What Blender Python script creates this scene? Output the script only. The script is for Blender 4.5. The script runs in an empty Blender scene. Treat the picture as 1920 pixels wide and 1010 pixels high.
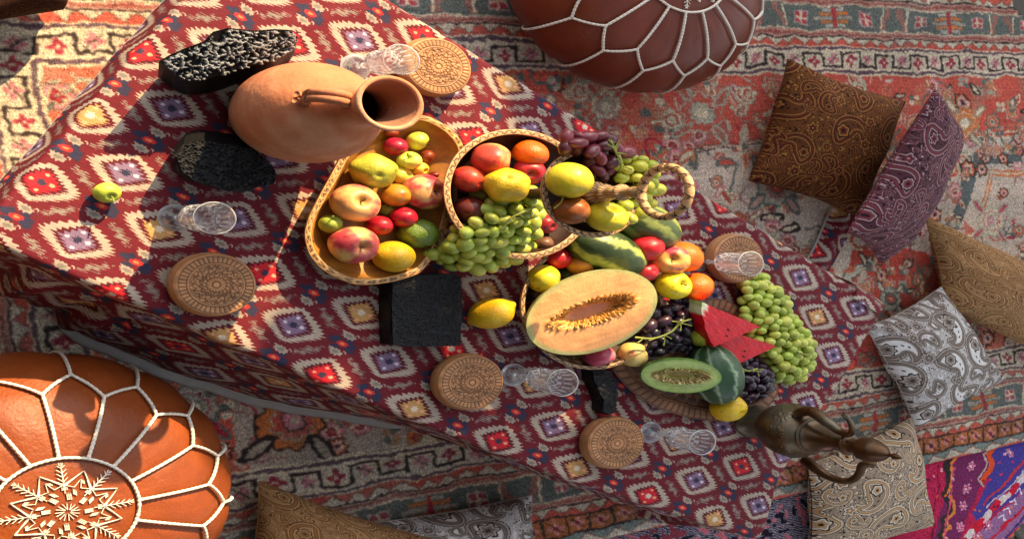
import bpy, math, random
import numpy as np

# ------------------------------------------------------------------ camera, world, sun, exposure
F, CX, CY = 2680.0, 960.0, 505.0          # focal length and centre of the photograph, in its pixels
NX, NY = -966.0, 395.0                    # where the verticals meet (the nadir)
T, HC = 0.30, 2.15                        # heights of table top and of camera
K = 1 / 1.4257                            # everything is a little oval in plan, as the photograph shows it
EXPOSURE = 1.12
SUN_EL, SUN_AZ = math.radians(28.5), (0.25, 0.968)     # direction TOWARDS the sun
SUN_STRENGTH, SKY_STRENGTH = 5.2, 0.142

scene = bpy.context.scene
C = scene.collection
dx, dy = NX - CX, -(NY - CY)
tau = math.atan(math.hypot(dx, dy) / F); phi = math.atan2(dy, -dx)
_R = np.array([math.cos(tau), 0, math.sin(tau)]); _U = np.array([0, 1., 0])
FW = np.array([math.sin(tau), 0, -math.cos(tau)])
RT = _R * math.cos(phi) + _U * math.sin(phi); UP = -_R * math.sin(phi) + _U * math.cos(phi)
CAM = np.array([0, 0, HC])

from mathutils import Matrix, Vector
cam = bpy.data.cameras.new('camera'); cam_o = bpy.data.objects.new('camera', cam); C.objects.link(cam_o)
cam.sensor_width = 36; cam.lens = 36 * F / 1920; cam.clip_start = 0.05; cam.clip_end = 500
m = Matrix.Identity(4)
for i in range(3):
    m[i][0] = RT[i]; m[i][1] = UP[i]; m[i][2] = -FW[i]; m[i][3] = CAM[i]
cam_o.matrix_world = m
scene.camera = cam_o

world = bpy.data.worlds.new('World'); scene.world = world; world.use_nodes = True
wt = world.node_tree; wt.nodes.clear()
sky = wt.nodes.new('ShaderNodeTexSky'); sky.sky_type = 'NISHITA'; sky.sun_disc = False
sun_dir = Vector((SUN_AZ[0] * math.cos(SUN_EL), SUN_AZ[1] * K * math.cos(SUN_EL), math.sin(SUN_EL))).normalized()
sky.sun_elevation = math.asin(sun_dir.z); sky.sun_rotation = math.atan2(sun_dir.x, sun_dir.y)
sky.air_density = 1.0; sky.dust_density = 2.2; sky.ozone_density = 1.0
bg = wt.nodes.new('ShaderNodeBackground'); bg.inputs['Strength'].default_value = SKY_STRENGTH
wo = wt.nodes.new('ShaderNodeOutputWorld')
hs = wt.nodes.new('ShaderNodeHueSaturation'); hs.inputs['Saturation'].default_value = .30; wt.links.new(sky.outputs[0], hs.inputs['Color']); wt.links.new(hs.outputs[0], bg.inputs[0]); wt.links.new(bg.outputs[0], wo.inputs[0])
sl = bpy.data.lights.new('sun', 'SUN'); sl.energy = SUN_STRENGTH; sl.angle = math.radians(0.5); sl.color = (1.0, 0.72, 0.37)
so = bpy.data.objects.new('sun', sl); C.objects.link(so)
so.rotation_euler = sun_dir.to_track_quat('Z', 'Y').to_euler(); so.location = sun_dir * 30
scene.view_settings.view_transform = 'Standard'; scene.view_settings.look = 'None'
scene.view_settings.exposure = EXPOSURE; scene.view_settings.gamma = 1; scene.view_settings.use_curve_mapping = False

# ------------------------------------------------------------------ helpers
rng = np.random.default_rng(7)
def U(px, py, z):
    d = FW * F + RT * (px - CX) - UP * (py - CY)
    return CAM + d * ((z - HC) / d[2])
def depth(w): return float((np.asarray(w) - CAM) @ FW)
def nat(w): w = np.asarray(w, float); return np.array([w[0], w[1] / K, w[2]])
def wld(a): a = np.array(a, float); a[..., 1] *= K; return a
def Rn(w, rv): return rv * depth(w) / F / K            # radius from half the height it has in the photograph
def lin(c):
    c = np.asarray(c, float)
    return np.where(c <= .04045, c / 12.92, ((c + .055) / 1.055) ** 2.4)
def hx(s): return np.array([int(s[i:i + 2], 16) / 255 for i in (0, 2, 4)])
def sm(a, b, x): t = np.clip((x - a) / (b - a), 0, 1); return t * t * (3 - 2 * t)
_nd = rng.normal(size=(3, 8, 3)); _np = rng.uniform(0, 6.28, (3, 8))
def vnoise(p, f=1.0, seed=0):
    p = np.asarray(p, float) * f + seed * 7.31; o = 0; a = 1
    for k in range(3):
        o = o + a * np.sin(p @ (_nd[k].T * (1.0 + 1.1 * k)) + _np[k] + seed).mean(-1) * 1.7; a *= .6
    return o
def rotz(a): c, s = math.cos(a), math.sin(a); return np.array([[c, -s, 0], [s, c, 0], [0, 0, 1.]])
def frame(z, x=None):
    z = np.asarray(z, float); z = z / np.linalg.norm(z)
    x = np.array([1, 0, 0.]) if x is None else np.asarray(x, float)
    if abs(x @ z) > .95 * np.linalg.norm(x): x = np.array([0, 1, 0.])
    x = x - z * (x @ z); x /= np.linalg.norm(x)
    return np.stack([x, np.cross(z, x), z], 1)

def empty(name, label, cat, loc, group=None):
    o = bpy.data.objects.new(name, None); C.objects.link(o); o.location = tuple(loc); o.empty_display_size = .05
    o['label'] = label; o['category'] = cat
    if group: o['group'] = group
    return o
def tag(o, label=None, cat=None, group=None, kind=None):
    for k, v in (('label', label), ('category', cat), ('group', group), ('kind', kind)):
        if v: o[k] = v
    return o
def mesh_data(name, V, Fc, uv=None, col=None, smooth=True, mats=()):
    me = bpy.data.meshes.new(name)
    V = np.asarray(V, float)
    me.from_pydata(V.tolist(), [], [tuple(int(i) for i in f) for f in Fc])
    if uv is not None:
        l = me.uv_layers.new(name='UVMap'); vi = np.empty(len(me.loops), dtype=np.int32); me.loops.foreach_get('vertex_index', vi)
        l.data.foreach_set('uv', np.asarray(uv, float)[vi].astype(np.float32).ravel())
    if col is not None:
        a = me.color_attributes.new('Col', 'FLOAT_COLOR', 'POINT')
        c = np.ones((len(V), 4), np.float32); c[:, :3] = lin(np.clip(col, 0, 1)); a.data.foreach_set('color', c.ravel())
    if smooth: me.polygons.foreach_set('use_smooth', [True] * len(me.polygons))
    for mt in mats: me.materials.append(mt)
    me.update(); return me
def part(name, V, Fc, mat, parent=None, **kw):
    """V in world coordinates; the mesh is stored relative to its thing (or to its own first point's mean when it is a thing)"""
    V = np.asarray(V, float)
    if parent is not None:
        base = np.array(parent.location); p = parent.parent
        while p is not None: base = base + np.array(p.location); p = p.parent
    else:
        base = np.array([V[:, 0].mean(), V[:, 1].mean(), V[:, 2].min()])
    o = bpy.data.objects.new(name, mesh_data(name, V - base, Fc, mats=(mat,), **kw)); C.objects.link(o)
    if parent is not None: o.parent = parent
    else: o.location = tuple(base)
    return o
def gridf(nu, nv, cu=False, cv=False, off=0, flip=False):
    f = []
    for i in range(nu if cu else nu - 1):
        for j in range(nv if cv else nv - 1):
            a, b, c, d = i * nv + j, ((i + 1) % nu) * nv + j, ((i + 1) % nu) * nv + (j + 1) % nv, i * nv + (j + 1) % nv
            f.append((a + off, d + off, c + off, b + off) if flip else (a + off, b + off, c + off, d + off))
    return f
class MB:
    def __init__(s): s.v = []; s.f = []; s.c = []; s.n = 0
    def add(s, V, Fc, col=None):
        V = np.asarray(V, float).reshape(-1, 3); s.v.append(V); s.f += [tuple(i + s.n for i in f) for f in Fc]; s.n += len(V)
        s.c.append(np.tile(np.asarray(col if col is not None else (.5, .5, .5), float), (len(V), 1)) if col is None or np.ndim(col) == 1 else col)
    def build(s, name, mat, parent=None, col=False, **kw):
        return part(name, np.concatenate(s.v), s.f, mat, parent, col=np.concatenate(s.c) if col else None, **kw)
def tube_geo(P, r, seg=8, closed=False, flat=None):
    P = np.asarray(P, float); n = len(P); r = np.broadcast_to(np.asarray(r, float), (n,))
    Tn = np.roll(P, -1, 0) - np.roll(P, 1, 0)
    if not closed: Tn[0] = P[1] - P[0]; Tn[-1] = P[-1] - P[-2]
    Tn /= np.linalg.norm(Tn, axis=1)[:, None] + 1e-12
    ref = np.array([0, 0, 1.]) if abs(Tn[:, 2]).mean() < .8 else np.array([1, 0, 0.])
    A = np.cross(Tn, ref); A /= np.linalg.norm(A, axis=1)[:, None] + 1e-9; B = np.cross(A, Tn)
    t = np.linspace(0, 2 * math.pi, seg, endpoint=False)
    V = P[:, None] + r[:, None, None] * (np.cos(t)[None, :, None] * A[:, None] + np.sin(t)[None, :, None] * B[:, None] * (flat or 1))
    Fc = gridf(n, seg, closed, True)
    if not closed: Fc += [tuple(range(seg - 1, -1, -1)), tuple((n - 1) * seg + k for k in range(seg))]
    return V.reshape(-1, 3), Fc
def spline(P, n=24, closed=False):
    P = np.asarray(P, float); m = len(P)
    if closed: Q = np.concatenate([P[-1:], P, P[:2]])
    else: Q = np.concatenate([2 * P[:1] - P[1:2], P, 2 * P[-1:] - P[-2:-1]])
    segs = m if closed else m - 1; out = []
    for i in range(segs):
        p0, p1, p2, p3 = Q[i:i + 4]
        t = np.linspace(0, 1, max(2, n // segs + 1))[:, None][:-1]
        out.append(.5 * (2 * p1 + (p2 - p0) * t + (2 * p0 - 5 * p1 + 4 * p2 - p3) * t ** 2 + (3 * p1 - p0 - 3 * p2 + p3) * t ** 3))
    if not closed: out.append(P[-1:])
    return np.concatenate(out)
def lathe(prof, seg=48, cap0=True, cap1=True):
    """natural coordinates about the z axis"""
    prof = np.asarray(prof, float); t = np.linspace(0, 2 * math.pi, seg, endpoint=False)
    V = np.stack([prof[:, 0, None] * np.cos(t), prof[:, 0, None] * np.sin(t), np.repeat(prof[:, 1, None], seg, 1)], -1)
    Fc = gridf(len(prof), seg, False, True, flip=True)
    if cap0: Fc.append(tuple(range(seg))[::-1])
    if cap1: Fc.append(tuple((len(prof) - 1) * seg + k for k in range(seg)))
    return V.reshape(-1, 3), Fc
def place(V, c): return wld(V) + np.asarray(c)

# ------------------------------------------------------------------ materials
def mat(name, color=None, attr=None, image=None, rough=.6, spec=.5, metal=0, bump=0, bscale=80, vary=.12, vscale=30,
        coat=0, sss=0, trans=0, ior=1.45, sheen=0, bump2=0, b2scale=12, stretch=None, wave=None):
    mt = bpy.data.materials.new(name); mt.use_nodes = True; nt = mt.node_tree; N = nt.nodes; L = nt.links
    b = N['Principled BSDF']; b.inputs['Roughness'].default_value = rough; b.inputs['Specular IOR Level'].default_value = spec
    b.inputs['Metallic'].default_value = metal; b.inputs['Coat Weight'].default_value = coat; b.inputs['IOR'].default_value = ior
    b.inputs['Coat Roughness'].default_value = .12
    b.inputs['Transmission Weight'].default_value = trans; b.inputs['Sheen Weight'].default_value = sheen
    if sss:
        b.inputs['Subsurface Weight'].default_value = sss; b.inputs['Subsurface Radius'].default_value = (.01, .008, .004); b.inputs['Subsurface Scale'].default_value = .5
    tc = N.new('ShaderNodeTexCoord'); vec = tc.outputs['Object']
    if stretch:
        mp = N.new('ShaderNodeMapping'); mp.inputs['Scale'].default_value = stretch; L.new(vec, mp.inputs[0]); vec = mp.outputs[0]
    src = None
    if attr:
        a = N.new('ShaderNodeAttribute'); a.attribute_name = 'Col'; src = a.outputs['Color']
    elif image:
        i = N.new('ShaderNodeTexImage'); i.image = image; i.extension = 'REPEAT'; L.new(tc.outputs['UV'], i.inputs[0]); src = i.outputs[0]
    else:
        r = N.new('ShaderNodeRGB'); r.outputs[0].default_value = (*lin(color), 1); src = r.outputs[0]
    if vary and not trans:
        nz = N.new('ShaderNodeTexNoise'); nz.inputs['Scale'].default_value = vscale; nz.inputs['Detail'].default_value = 5; nz.inputs['Roughness'].default_value = .65
        L.new(vec, nz.inputs[0])
        mr = N.new('ShaderNodeMapRange'); mr.inputs[1].default_value = .25; mr.inputs[2].default_value = .75
        mr.inputs[3].default_value = 1 - vary * 1.3; mr.inputs[4].default_value = 1 + vary
        L.new(nz.outputs[0], mr.inputs[0])
        mx = N.new('ShaderNodeVectorMath'); mx.operation = 'SCALE'; L.new(src, mx.inputs[0]); L.new(mr.outputs[0], mx.inputs['Scale']); src = mx.outputs[0]
        rr = N.new('ShaderNodeMapRange'); rr.inputs[1].default_value = .3; rr.inputs[2].default_value = .7
        rr.inputs[3].default_value = max(.02, rough - .08); rr.inputs[4].default_value = min(1, rough + .08)
        L.new(nz.outputs[0], rr.inputs[0]); L.new(rr.outputs[0], b.inputs['Roughness'])
    L.new(src, b.inputs['Base Color'])
    nrm = None
    for st, sc in ((bump, bscale), (bump2, b2scale)):
        if not st: continue
        n2 = N.new('ShaderNodeTexNoise'); n2.inputs['Scale'].default_value = sc; n2.inputs['Detail'].default_value = 4; L.new(vec, n2.inputs[0])
        bp = N.new('ShaderNodeBump'); bp.inputs['Strength'].default_value = min(1, st); bp.inputs['Distance'].default_value = .002 * (1 if sc > 40 else 4)
        L.new(n2.outputs[0], bp.inputs['Height'])
        if nrm: L.new(nrm, bp.inputs['Normal'])
        nrm = bp.outputs[0]
    if nrm: L.new(nrm, b.inputs['Normal'])
    return mt

# ------------------------------------------------------------------ a small painter for woven and printed cloth (albedo only)
class Cv:
    def __init__(s, x0, x1, y0, y1, res, base):
        s.x0, s.y0, s.res = x0, y0, res; s.W, s.H = int(round((x1 - x0) / res)), int(round((y1 - y0) / res))
        s.a = np.empty((s.H, s.W, 3)); s.a[:] = base
        s.X, s.Y = np.meshgrid(x0 + (np.arange(s.W) + .5) * res, y0 + (np.arange(s.H) + .5) * res)
        s.wx = s.wy = None
    def box(s, x0, x1, y0, y1):
        i0, i1 = int((x0 - s.x0) / s.res) - 1, int((x1 - s.x0) / s.res) + 2; j0, j1 = int((y0 - s.y0) / s.res) - 1, int((y1 - s.y0) / s.res) + 2
        sl = (slice(max(0, j0), max(0, min(s.H, j1))), slice(max(0, i0), max(0, min(s.W, i1))))
        X, Y = s.X[sl], s.Y[sl]
        if s.wx is not None: X, Y = X + s.wx[sl], Y + s.wy[sl]
        return sl, X, Y
    def put(s, sl, mk, col, al=1.):
        v = s.a[sl]; v[mk] = v[mk] * (1 - al) + np.asarray(col) * al
    def rect(s, x0, x1, y0, y1, col, al=1.):
        sl, X, Y = s.box(x0 - .01, x1 + .01, y0 - .01, y1 + .01); s.put(sl, (X >= x0) & (X <= x1) & (Y >= y0) & (Y <= y1), col, al)
    def ell(s, cx, cy, a, b, rot, col, al=1.):
        r = max(a, b) + .012; sl, X, Y = s.box(cx - r, cx + r, cy - r, cy + r); c, q = math.cos(rot), math.sin(rot)
        x, y = (X - cx) * c + (Y - cy) * q, -(X - cx) * q + (Y - cy) * c
        s.put(sl, (x / a) ** 2 + (y / b) ** 2 < 1, col, al)
    def ring(s, cx, cy, r, w, col, squash=1.):
        R = r + w + .01; sl, X, Y = s.box(cx - R, cx + R, cy - R, cy + R); d = np.hypot(X - cx, (Y - cy) / squash); s.put(sl, abs(d - r) < w / 2, col)
    def poly(s, P, col, al=1.):
        P = np.asarray(P, float); sl, X, Y = s.box(P[:, 0].min() - .01, P[:, 0].max() + .01, P[:, 1].min() - .01, P[:, 1].max() + .01)
        ins = np.zeros(X.shape, bool); j = len(P) - 1
        for i in range(len(P)):
            xi, yi, xj, yj = *P[i], *P[j]
            if yi != yj: ins ^= ((yi > Y) != (yj > Y)) & (X < (xj - xi) * (Y - yi) / (yj - yi) + xi)
            j = i
        s.put(sl, ins, col, al)
    def line(s, P, w, col, closed=False):
        P = np.asarray(P, float)
        if closed: P = np.concatenate([P, P[:1]])
        for p, q in zip(P[:-1], P[1:]):
            sl, X, Y = s.box(min(p[0], q[0]) - w - .01, max(p[0], q[0]) + w + .01, min(p[1], q[1]) - w - .01, max(p[1], q[1]) + w + .01)
            d = q - p; L2 = d @ d + 1e-12; t = np.clip(((X - p[0]) * d[0] + (Y - p[1]) * d[1]) / L2, 0, 1)
            s.put(sl, np.hypot(X - p[0] - t * d[0], Y - p[1] - t * d[1]) < w / 2, col)
    def flower(s, cx, cy, r, n, cols, rot=0., lobes=.22):
        sl, X, Y = s.box(cx - r * 1.3, cx + r * 1.3, cy - r * 1.3, cy + r * 1.3)
        d = np.hypot(X - cx, Y - cy); th = np.arctan2(Y - cy, X - cx) + rot
        e = d / (r * (1 + lobes * np.cos(n * th)))
        for k, (q, c) in enumerate(cols): s.put(sl, e < q, c)
    def paisley(s, cx, cy, size, rot, hand, bands, curl=1.):
        """tear drop with a curled tip: union of discs along a curved spine; bands = [(level, colour)] outer to inner"""
        t = np.linspace(0, 1, 26); ang = rot + hand * (t ** 1.5) * (2.6 + 1.0 * curl)
        st = np.cumsum(np.stack([np.cos(ang), np.sin(ang)], 1), 0) / 26 * size * 1.45
        P = st - st[6] + [cx, cy]; r = size * .40 * (1 - t) ** .8 * np.minimum(1, (t + .12) * 2.6) + size * .03
        R = size * 1.5; sl, X, Y = s.box(cx - R, cx + R, cy - R, cy + R)
        d = np.full(X.shape, 9.)
        for p, q in zip(P, r): np.minimum(d, np.hypot(X - p[0], Y - p[1]) - q, out=d)
        for lv, c in bands: s.put(sl, d < -lv * size, c)
        return P, r
    def image(s, name, noise=.0, seed=1):
        a = s.a
        if noise: a = a * (1 + np.random.default_rng(seed).normal(0, noise, (s.H, s.W, 1)))
        im = bpy.data.images.new(name, s.W, s.H); px = np.ones((s.H, s.W, 4), np.float32); px[..., :3] = np.clip(a, 0, 1)
        im.pixels.foreach_set(px.ravel()); im.update(); im.pack(); return im
def smooth_noise(H, W, n, seed):
    r = np.random.default_rng(seed).normal(size=(max(2, H // n + 3), max(2, W // n + 3)))
    y, x = np.arange(H) / n, np.arange(W) / n; i, j = y.astype(int), x.astype(int); fy, fx = y - i, x - j
    fy, fx = (fy * fy * (3 - 2 * fy))[:, None], (fx * fx * (3 - 2 * fx))[None]
    g = lambda a, b: r[np.ix_(i + a, j + b)]
    return (g(0, 0) * (1 - fx) + g(0, 1) * fx) * (1 - fy) + (g(1, 0) * (1 - fx) + g(1, 1) * fx) * fy
# ------------------------------------------------------------------ ikat cloth picture (lattice frame, metres)
LA = math.radians(-24.5); LH = np.array([math.cos(LA), math.sin(LA)]); SH = np.array([-LH[1], LH[0]]); LO = np.array([1.0622, -.1090])
PL, PS = .177, .1448
CU0, CU1, CV0, CV1 = -1.0, 1.45, -.55, 1.25
def ikat_image():
    cv = Cv(CU0, CU1, CV0, CV1, .0011, hx('65141f'))
    X, Y = cv.X, cv.Y; H, W = X.shape
    # the resist-dyed threads run along the length: every thread bundle is shifted a little
    rr = np.random.default_rng(3)
    def threads(q, amp, seed):
        n = int((CV1 - CV0) / q) + 3; r = np.random.default_rng(seed).uniform(-1, 1, n) * amp
        v = (Y - CV0) / q; i = v.astype(int); f = v - i
        return r[i] * .6 + r[i] * (1 - f) * .9 - r[np.minimum(i + 1, n - 1)] * f * .3
    wob = smooth_noise(H, W, 120, 5) * .0016; woby = smooth_noise(H, W, 140, 6) * .0016
    X1 = X + wob; Y1 = Y + woby + .08 * wob
    # saw teeth that lean along the threads
    tooth = lambda p, a: ((Y1 / p + 9 * smooth_noise(H, W, 60, 9) * .05) % 1.0) * a
    def local(ox, oy):
        m = np.round((X1 - ox * PL) / PL); n = np.round((Y1 - oy * PS) / PS)
        return X1 - (m + ox) * PL, Y1 - (n + oy) * PS, m, n
    th1 = threads(.0032, .0016, 11) + tooth(.0058, .0105) - .0052
    th2 = threads(.003, .0014, 12) + tooth(.0050, .0085) - .0042
    CR, GR, NV = hx('a8998a'), hx('85796f'), hx('2d2a42')
    def rhomb(x, y, a, b, p=1.12): return (abs(x) / a) ** p + (abs(y) / b) ** p
    # zigzag streaks half way between diamonds
    for (ox, oy, sg) in ((.25, .25, -1), (.75, .25, 1)):
        for (px, py) in ((0, 0), (0, .5)):
            x, y, m, n = local(ox + px, oy + py); s2 = sg if py == 0 else -sg
            ca, sa = math.cos(.62), math.sin(.62) * s2
            u = x * ca + y * sa; v = -x * sa + y * ca
            vv = v + .0022 * np.sin(u * 300 + 2 * m) + th2 * .95
            mk = (abs(u + th2 * .9) < .0255) & (abs(vv) < .0050 * (1.1 - abs(u) / .032) + .0012 * np.sin(u * 520)); cv.a[mk] = GR * (1.0)
    # red eyes in dark blossoms with pale buds above and below
    for (ox, oy) in ((0, .5), (.5, 0)):
        x, y, m, n = local(ox, oy)
        xs = x + th2 * .5
        e = np.minimum(np.hypot((xs + .014) / 1.15, (y - .004) / .9) - .0096, np.hypot((xs - .016) / 1.15, (y + .005) / .9) - .0096)
        e = np.minimum(e, np.hypot((xs - .010) / 1.2, (y - .009)) - .0066); e = np.minimum(e, np.hypot((xs + .008) / 1.2, (y + .010)) - .0066)
        cv.a[e < .0022 * np.sin(9 * np.arctan2(y, xs))] = NV
        q = ((x + th2 * .35) / .0105) ** 2 + (y / .0056) ** 2; cv.a[q < 1] = hx('c22a2c'); cv.a[q < .22] = hx('e07a50')
        for sy in (1, -1):
            bx, by = x - .003 * sy, y - .0195 * sy
            q = ((bx + th2 * .45) / .0125) ** 2 + ((by + .12 * bx + .0012 * np.sin(bx * 900)) / .0070) ** 2 - .12 * np.sin(bx * 700)
            cv.a[q < 1] = CR * .93; q2 = ((bx + th2 * .4) / .0064) ** 2 + (by / .0036) ** 2; cv.a[q2 < 1] = GR * .92
            for (hx_, hy_, r0) in ((.0140, .0030, .0030), (-.0125, .0040, .0026)):
                d = np.hypot(bx - hx_, by - hy_); a = np.arctan2(by - hy_, bx - hx_)
                cv.a[(abs(d - r0) < .0011) & (a > -.5) & (a < 2.3)] = CR * .97
    # diamonds
    for (ox, oy, k) in ((0, 0, 0), (.5, .5, 1)):
        x, y, m, n = local(ox, oy)
        xo = x - np.sign(x) * th1; xi = x - np.sign(x) * th2
        out = (abs(xo) / .0545) + (abs(y) / .0390) ** 1.45; hole = abs(xi) / .0368 + (abs(y) / .0303) ** 1.15; inn = abs(x - np.sign(x) * th1 * .9) / .0275 + abs(y) / .0250
        cv.a[out < 1] = CR; cv.a[hole < 1] = hx('54111c')
        if k == 1: ccol = np.broadcast_to(hx('7d6580'), X.shape + (3,)); cen = NV; dot = hx('cdbfcb')
        else:
            odd = ((m + n) % 2 != 0); ccol = np.where(odd[..., None], hx('c41d28'), hx('b58c55')); cen = None; dot = hx('e09a78')
        mk = inn < 1; cv.a[mk] = ccol[mk]
        for (dx_, dy_, r_) in ((.001, .016, .0028), (-.0148, 0, .0028), (.0148, .001, .0034), (0, -.016, .0028)):
            q = ((x - dx_ + th2 * .2) / r_ / 1.25) ** 2 + ((y - dy_) / r_) ** 2; cv.a[q < 1] = dot
        q = np.hypot((x + th2 * .5), y * 1.05) - .0066 - .0014 * np.sin(11 * np.arctan2(y, x))
        mk = q < 0
        if k == 1: cv.a[mk] = NV
        else:
            pale = ((m % 3 == 1) | (~odd)); cv.a[mk] = np.where(pale[..., None], hx('d8c4ae'), hx('3a2f42'))[mk]
    # fine weave: thread by thread tone
    wv = rr.normal(0, .035, (H, 1)) + rr.normal(0, .02, (1, W)) + rr.normal(0, .02, (H, W))
    cv.a *= 1 + wv[..., None]
    return cv.image('ikat_print')

# ------------------------------------------------------------------ Persian carpet picture (carpet frame: u along, v across, metres)
CA = math.radians(9.5); EU = np.array([math.cos(CA), math.sin(CA)]); EV = np.array([-EU[1], EU[0]])
def carp(px, py): n = nat(U(px, py, 0)); return float(n[:2] @ EU), float(n[:2] @ EV)
KU0, KU1, KV0, KV1 = .36, 3.32, -1.02, .68
VT, VB, UL = .305, -.712, .668            # centre lines of the meander: top, bottom, left
CRM, RED, DRD, GRN, SLT, BRN, ORG, INK, PNK, PUR = (hx(c) for c in ('c4b497', 'b85345', '962c38', '9c9885', '5d625c', '8f6a60', 'bb6c3c', '352b2a', 'c07880', '5c4750'))
def carpet_image():
    cv = Cv(KU0, KU1, KV0, KV1, .0019, RED)
    H, W = cv.H, cv.W; r = np.random.default_rng(21)
    wx = smooth_noise(H, W, 26, 31) * .0040 + smooth_noise(H, W, 4, 33) * .0021; wy = smooth_noise(H, W, 26, 32) * .0040 + smooth_noise(H, W, 4, 34) * .0021
    X, Y = cv.X + wx, cv.Y + wy
    # ---- field: corner pieces and medallion ground
    n1 = smooth_noise(H, W, 90, 41) + .5 * smooth_noise(H, W, 34, 42)
    cv.a[n1 > .45] = hx('a9604f'); cv.a[n1 < -.75] = hx('b8634f')
    cv.wx, cv.wy = wx, wy
    def P(*pts): return [carp(*p) for p in pts]
    # stepped pale ground that runs down the middle of the field
    pale = hx('b9a797')
    cv.poly(P((1240, 283), (1425, 266), (1600, 262), (1800, 330), (1800, 470), (1660, 520), (1560, 640), (1300, 560), (1170, 420), (1170, 330)), pale)
    cv.poly(P((420, 700), (520, 735), (700, 800), (830, 806), (700, 858), (520, 895), (440, 880), (430, 800)), hx('a59484'))
    cv.poly(P((1795, 262), (1990, 245), (1990, 520), (1860, 480), (1790, 400)), hx('b9a695'))
    cv.poly(P((1590, 470), (1640, 455), (1745, 480), (1760, 560), (1690, 600), (1600, 610), (1570, 560)), hx('b0493c'))
    def border_line(pts, cols, ws):
        for c, w in zip(cols, ws): cv.line(P(*pts), w, c)
    border_line(((1175, 410), (1170, 345), (1245, 335), (1262, 283), (1425, 266), (1480, 262)), (INK, CRM, hx('a8746a')), (.014, .009, .004))
    border_line(((1640, 480), (1580, 515), (1592, 548), (1520, 570), (1530, 600)), (SLT, CRM, GRN), (.030, .020, .010))
    border_line(((1990, 240), (1850, 255), (1795, 262), (1780, 330), (1700, 350)), (CRM, RED), (.022, .010))
    border_line(((1990, 285), (1880, 292), (1812, 305), (1800, 380), (1745, 480), (1900, 620)), (SLT, hx('5a5f5e')), (.050, .044))
    border_line(((1990, 320), (1850, 325), (1830, 420)), (hx('bf6a45'), CRM), (.020, .006))
    for q in ((1830, 288), (1868, 285), (1905, 282), (1800, 330), (1785, 372), (1778, 410), (1770, 450), (1290, 305), (1345, 298), (1400, 292)):
        u, v = carp(*q); cv.flower(u, v, .013, 5, ((1.25, hx('b5533f')), (.8, hx('c0a58c')), (.35, DRD)), r.uniform(0, 6))
    # ---- rosettes, palmettes, leaves
    def rosette(u, v, s, pal, n=8):
        cv.flower(u, v, s, n, ((1.25, pal[0]), (1.02, pal[1]), (.74, pal[2]), (.5, pal[3]), (.24, pal[0])), r.uniform(0, 6), .12)
    def leaf(u, v, s, rot, c0, c1):
        cv.ell(u, v, s, s * .42, rot, c0); cv.ell(u, v, s * .72, s * .22, rot, c1)
    def vine(u, v, s, rot, c):
        t = np.linspace(0, 1, 9); a = rot + 1.2 * np.sin(t * 5); p = np.cumsum(np.stack([np.cos(a), np.sin(a)], 1), 0) * s / 8 + [u, v]; cv.line(p, .006, c)
    pals = [(INK, hx('b0583a'), CRM, PNK), (GRN, CRM, hx('a24c40'), CRM), (SLT, hx('b77f5c'), RED, CRM), (BRN, PNK, CRM, DRD), (hx('a79c88'), RED, hx('b8a28c'), ORG)]
    inner = lambda u, v: UL + .05 < u < 3.3 and VB + .05 < v < VT - .05
    for k in range(1500):
        u, v = r.uniform(UL, 3.3), r.uniform(VB, VT)
        if not inner(u, v): continue
        q = r.random(); pal = pals[r.integers(len(pals))]
        if q < .26: rosette(u, v, r.uniform(.014, .024), pal, r.integers(5, 9))
        elif q < .56: leaf(u, v, r.uniform(.016, .036), r.uniform(0, 3.2), pal[r.integers(2)], pal[2])
        elif q < .80: vine(u, v, r.uniform(.06, .12), r.uniform(0, 6.3), (SLT, GRN, CRM, DRD, BRN)[r.integers(5)])
        else:
            for dx_, dy_ in ((0, 0), (.018, 0), (0, .018), (.018, .018)): cv.ell(u + dx_, v + dy_, .0085, .0085, 0, (CRM, SLT, hx('a9795a'), GRN)[r.integers(4)])
    def big(px, py, s, pal, n=10):
        u, v = carp(px, py); cv.flower(u, v, s, n, ((1.32, pal[0]), (1.2, pal[1]), (.86, pal[2]), (.78, pal[3]), (.5, pal[0]), (.42, pal[4]), (.16, CRM)), .3, .08)
        for k in range(4): leaf(u + s * 1.7 * math.cos(k * 1.57 + .6), v + s * 1.7 * math.sin(k * 1.57 + .6), s * .8, k * 1.57 + .6, pal[0], pal[2])
    big(540, 790, .052, (INK, ORG, hx('9c8f7d'), RED, PNK)); big(1310, 212, .045, (GRN, RED, hx('a35a4c'), GRN, CRM)); big(1800, 232, .042, (hx('8f7a5c'), hx('bb6a44'), CRM, ORG, CRM))
    big(1450, 350, .045, (SLT, GRN, hx('a8877a'), BRN, RED)); big(1850, 415, .04, (GRN, CRM, hx('b0505a'), CRM, PNK)); big(350, 760, .04, (SLT, hx('a59484'), DRD, GRN, CRM)); big(1380, 430, .04, (BRN, hx('b0664a'), CRM, GRN, DRD))
    big(250, 690, .035, (INK, GRN, CRM, RED, CRM)); big(1660, 560, .028, (SLT, GRN, CRM, SLT, RED)); big(800, 820, .035, (BRN, ORG, DRD, hx('99604a'), CRM)); big(1130, 195, .03, (GRN, CRM, RED, GRN, CRM))
    for (px, py) in ((1200, 165), (1202, 190), (1228, 190), (1202, 215), (1228, 215), (1228, 240), (1230, 165)):
        u, v = carp(px, py); cv.ell(u, v, .014, .011, 0, (hx('a9795a'), SLT, CRM)[(px + py) % 3])
    # ---- the border, drawn in layers (d = distance outwards from the meander line)
    cv.wx = cv.wy = None
    dT, dB, dL = Y - VT, VB - Y, UL - X
    d = np.maximum(np.maximum(dT, dB), dL)
    side = np.argmax(np.stack([dT, dB, dL]), 0); along = np.where(side == 2, Y, X)
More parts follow.
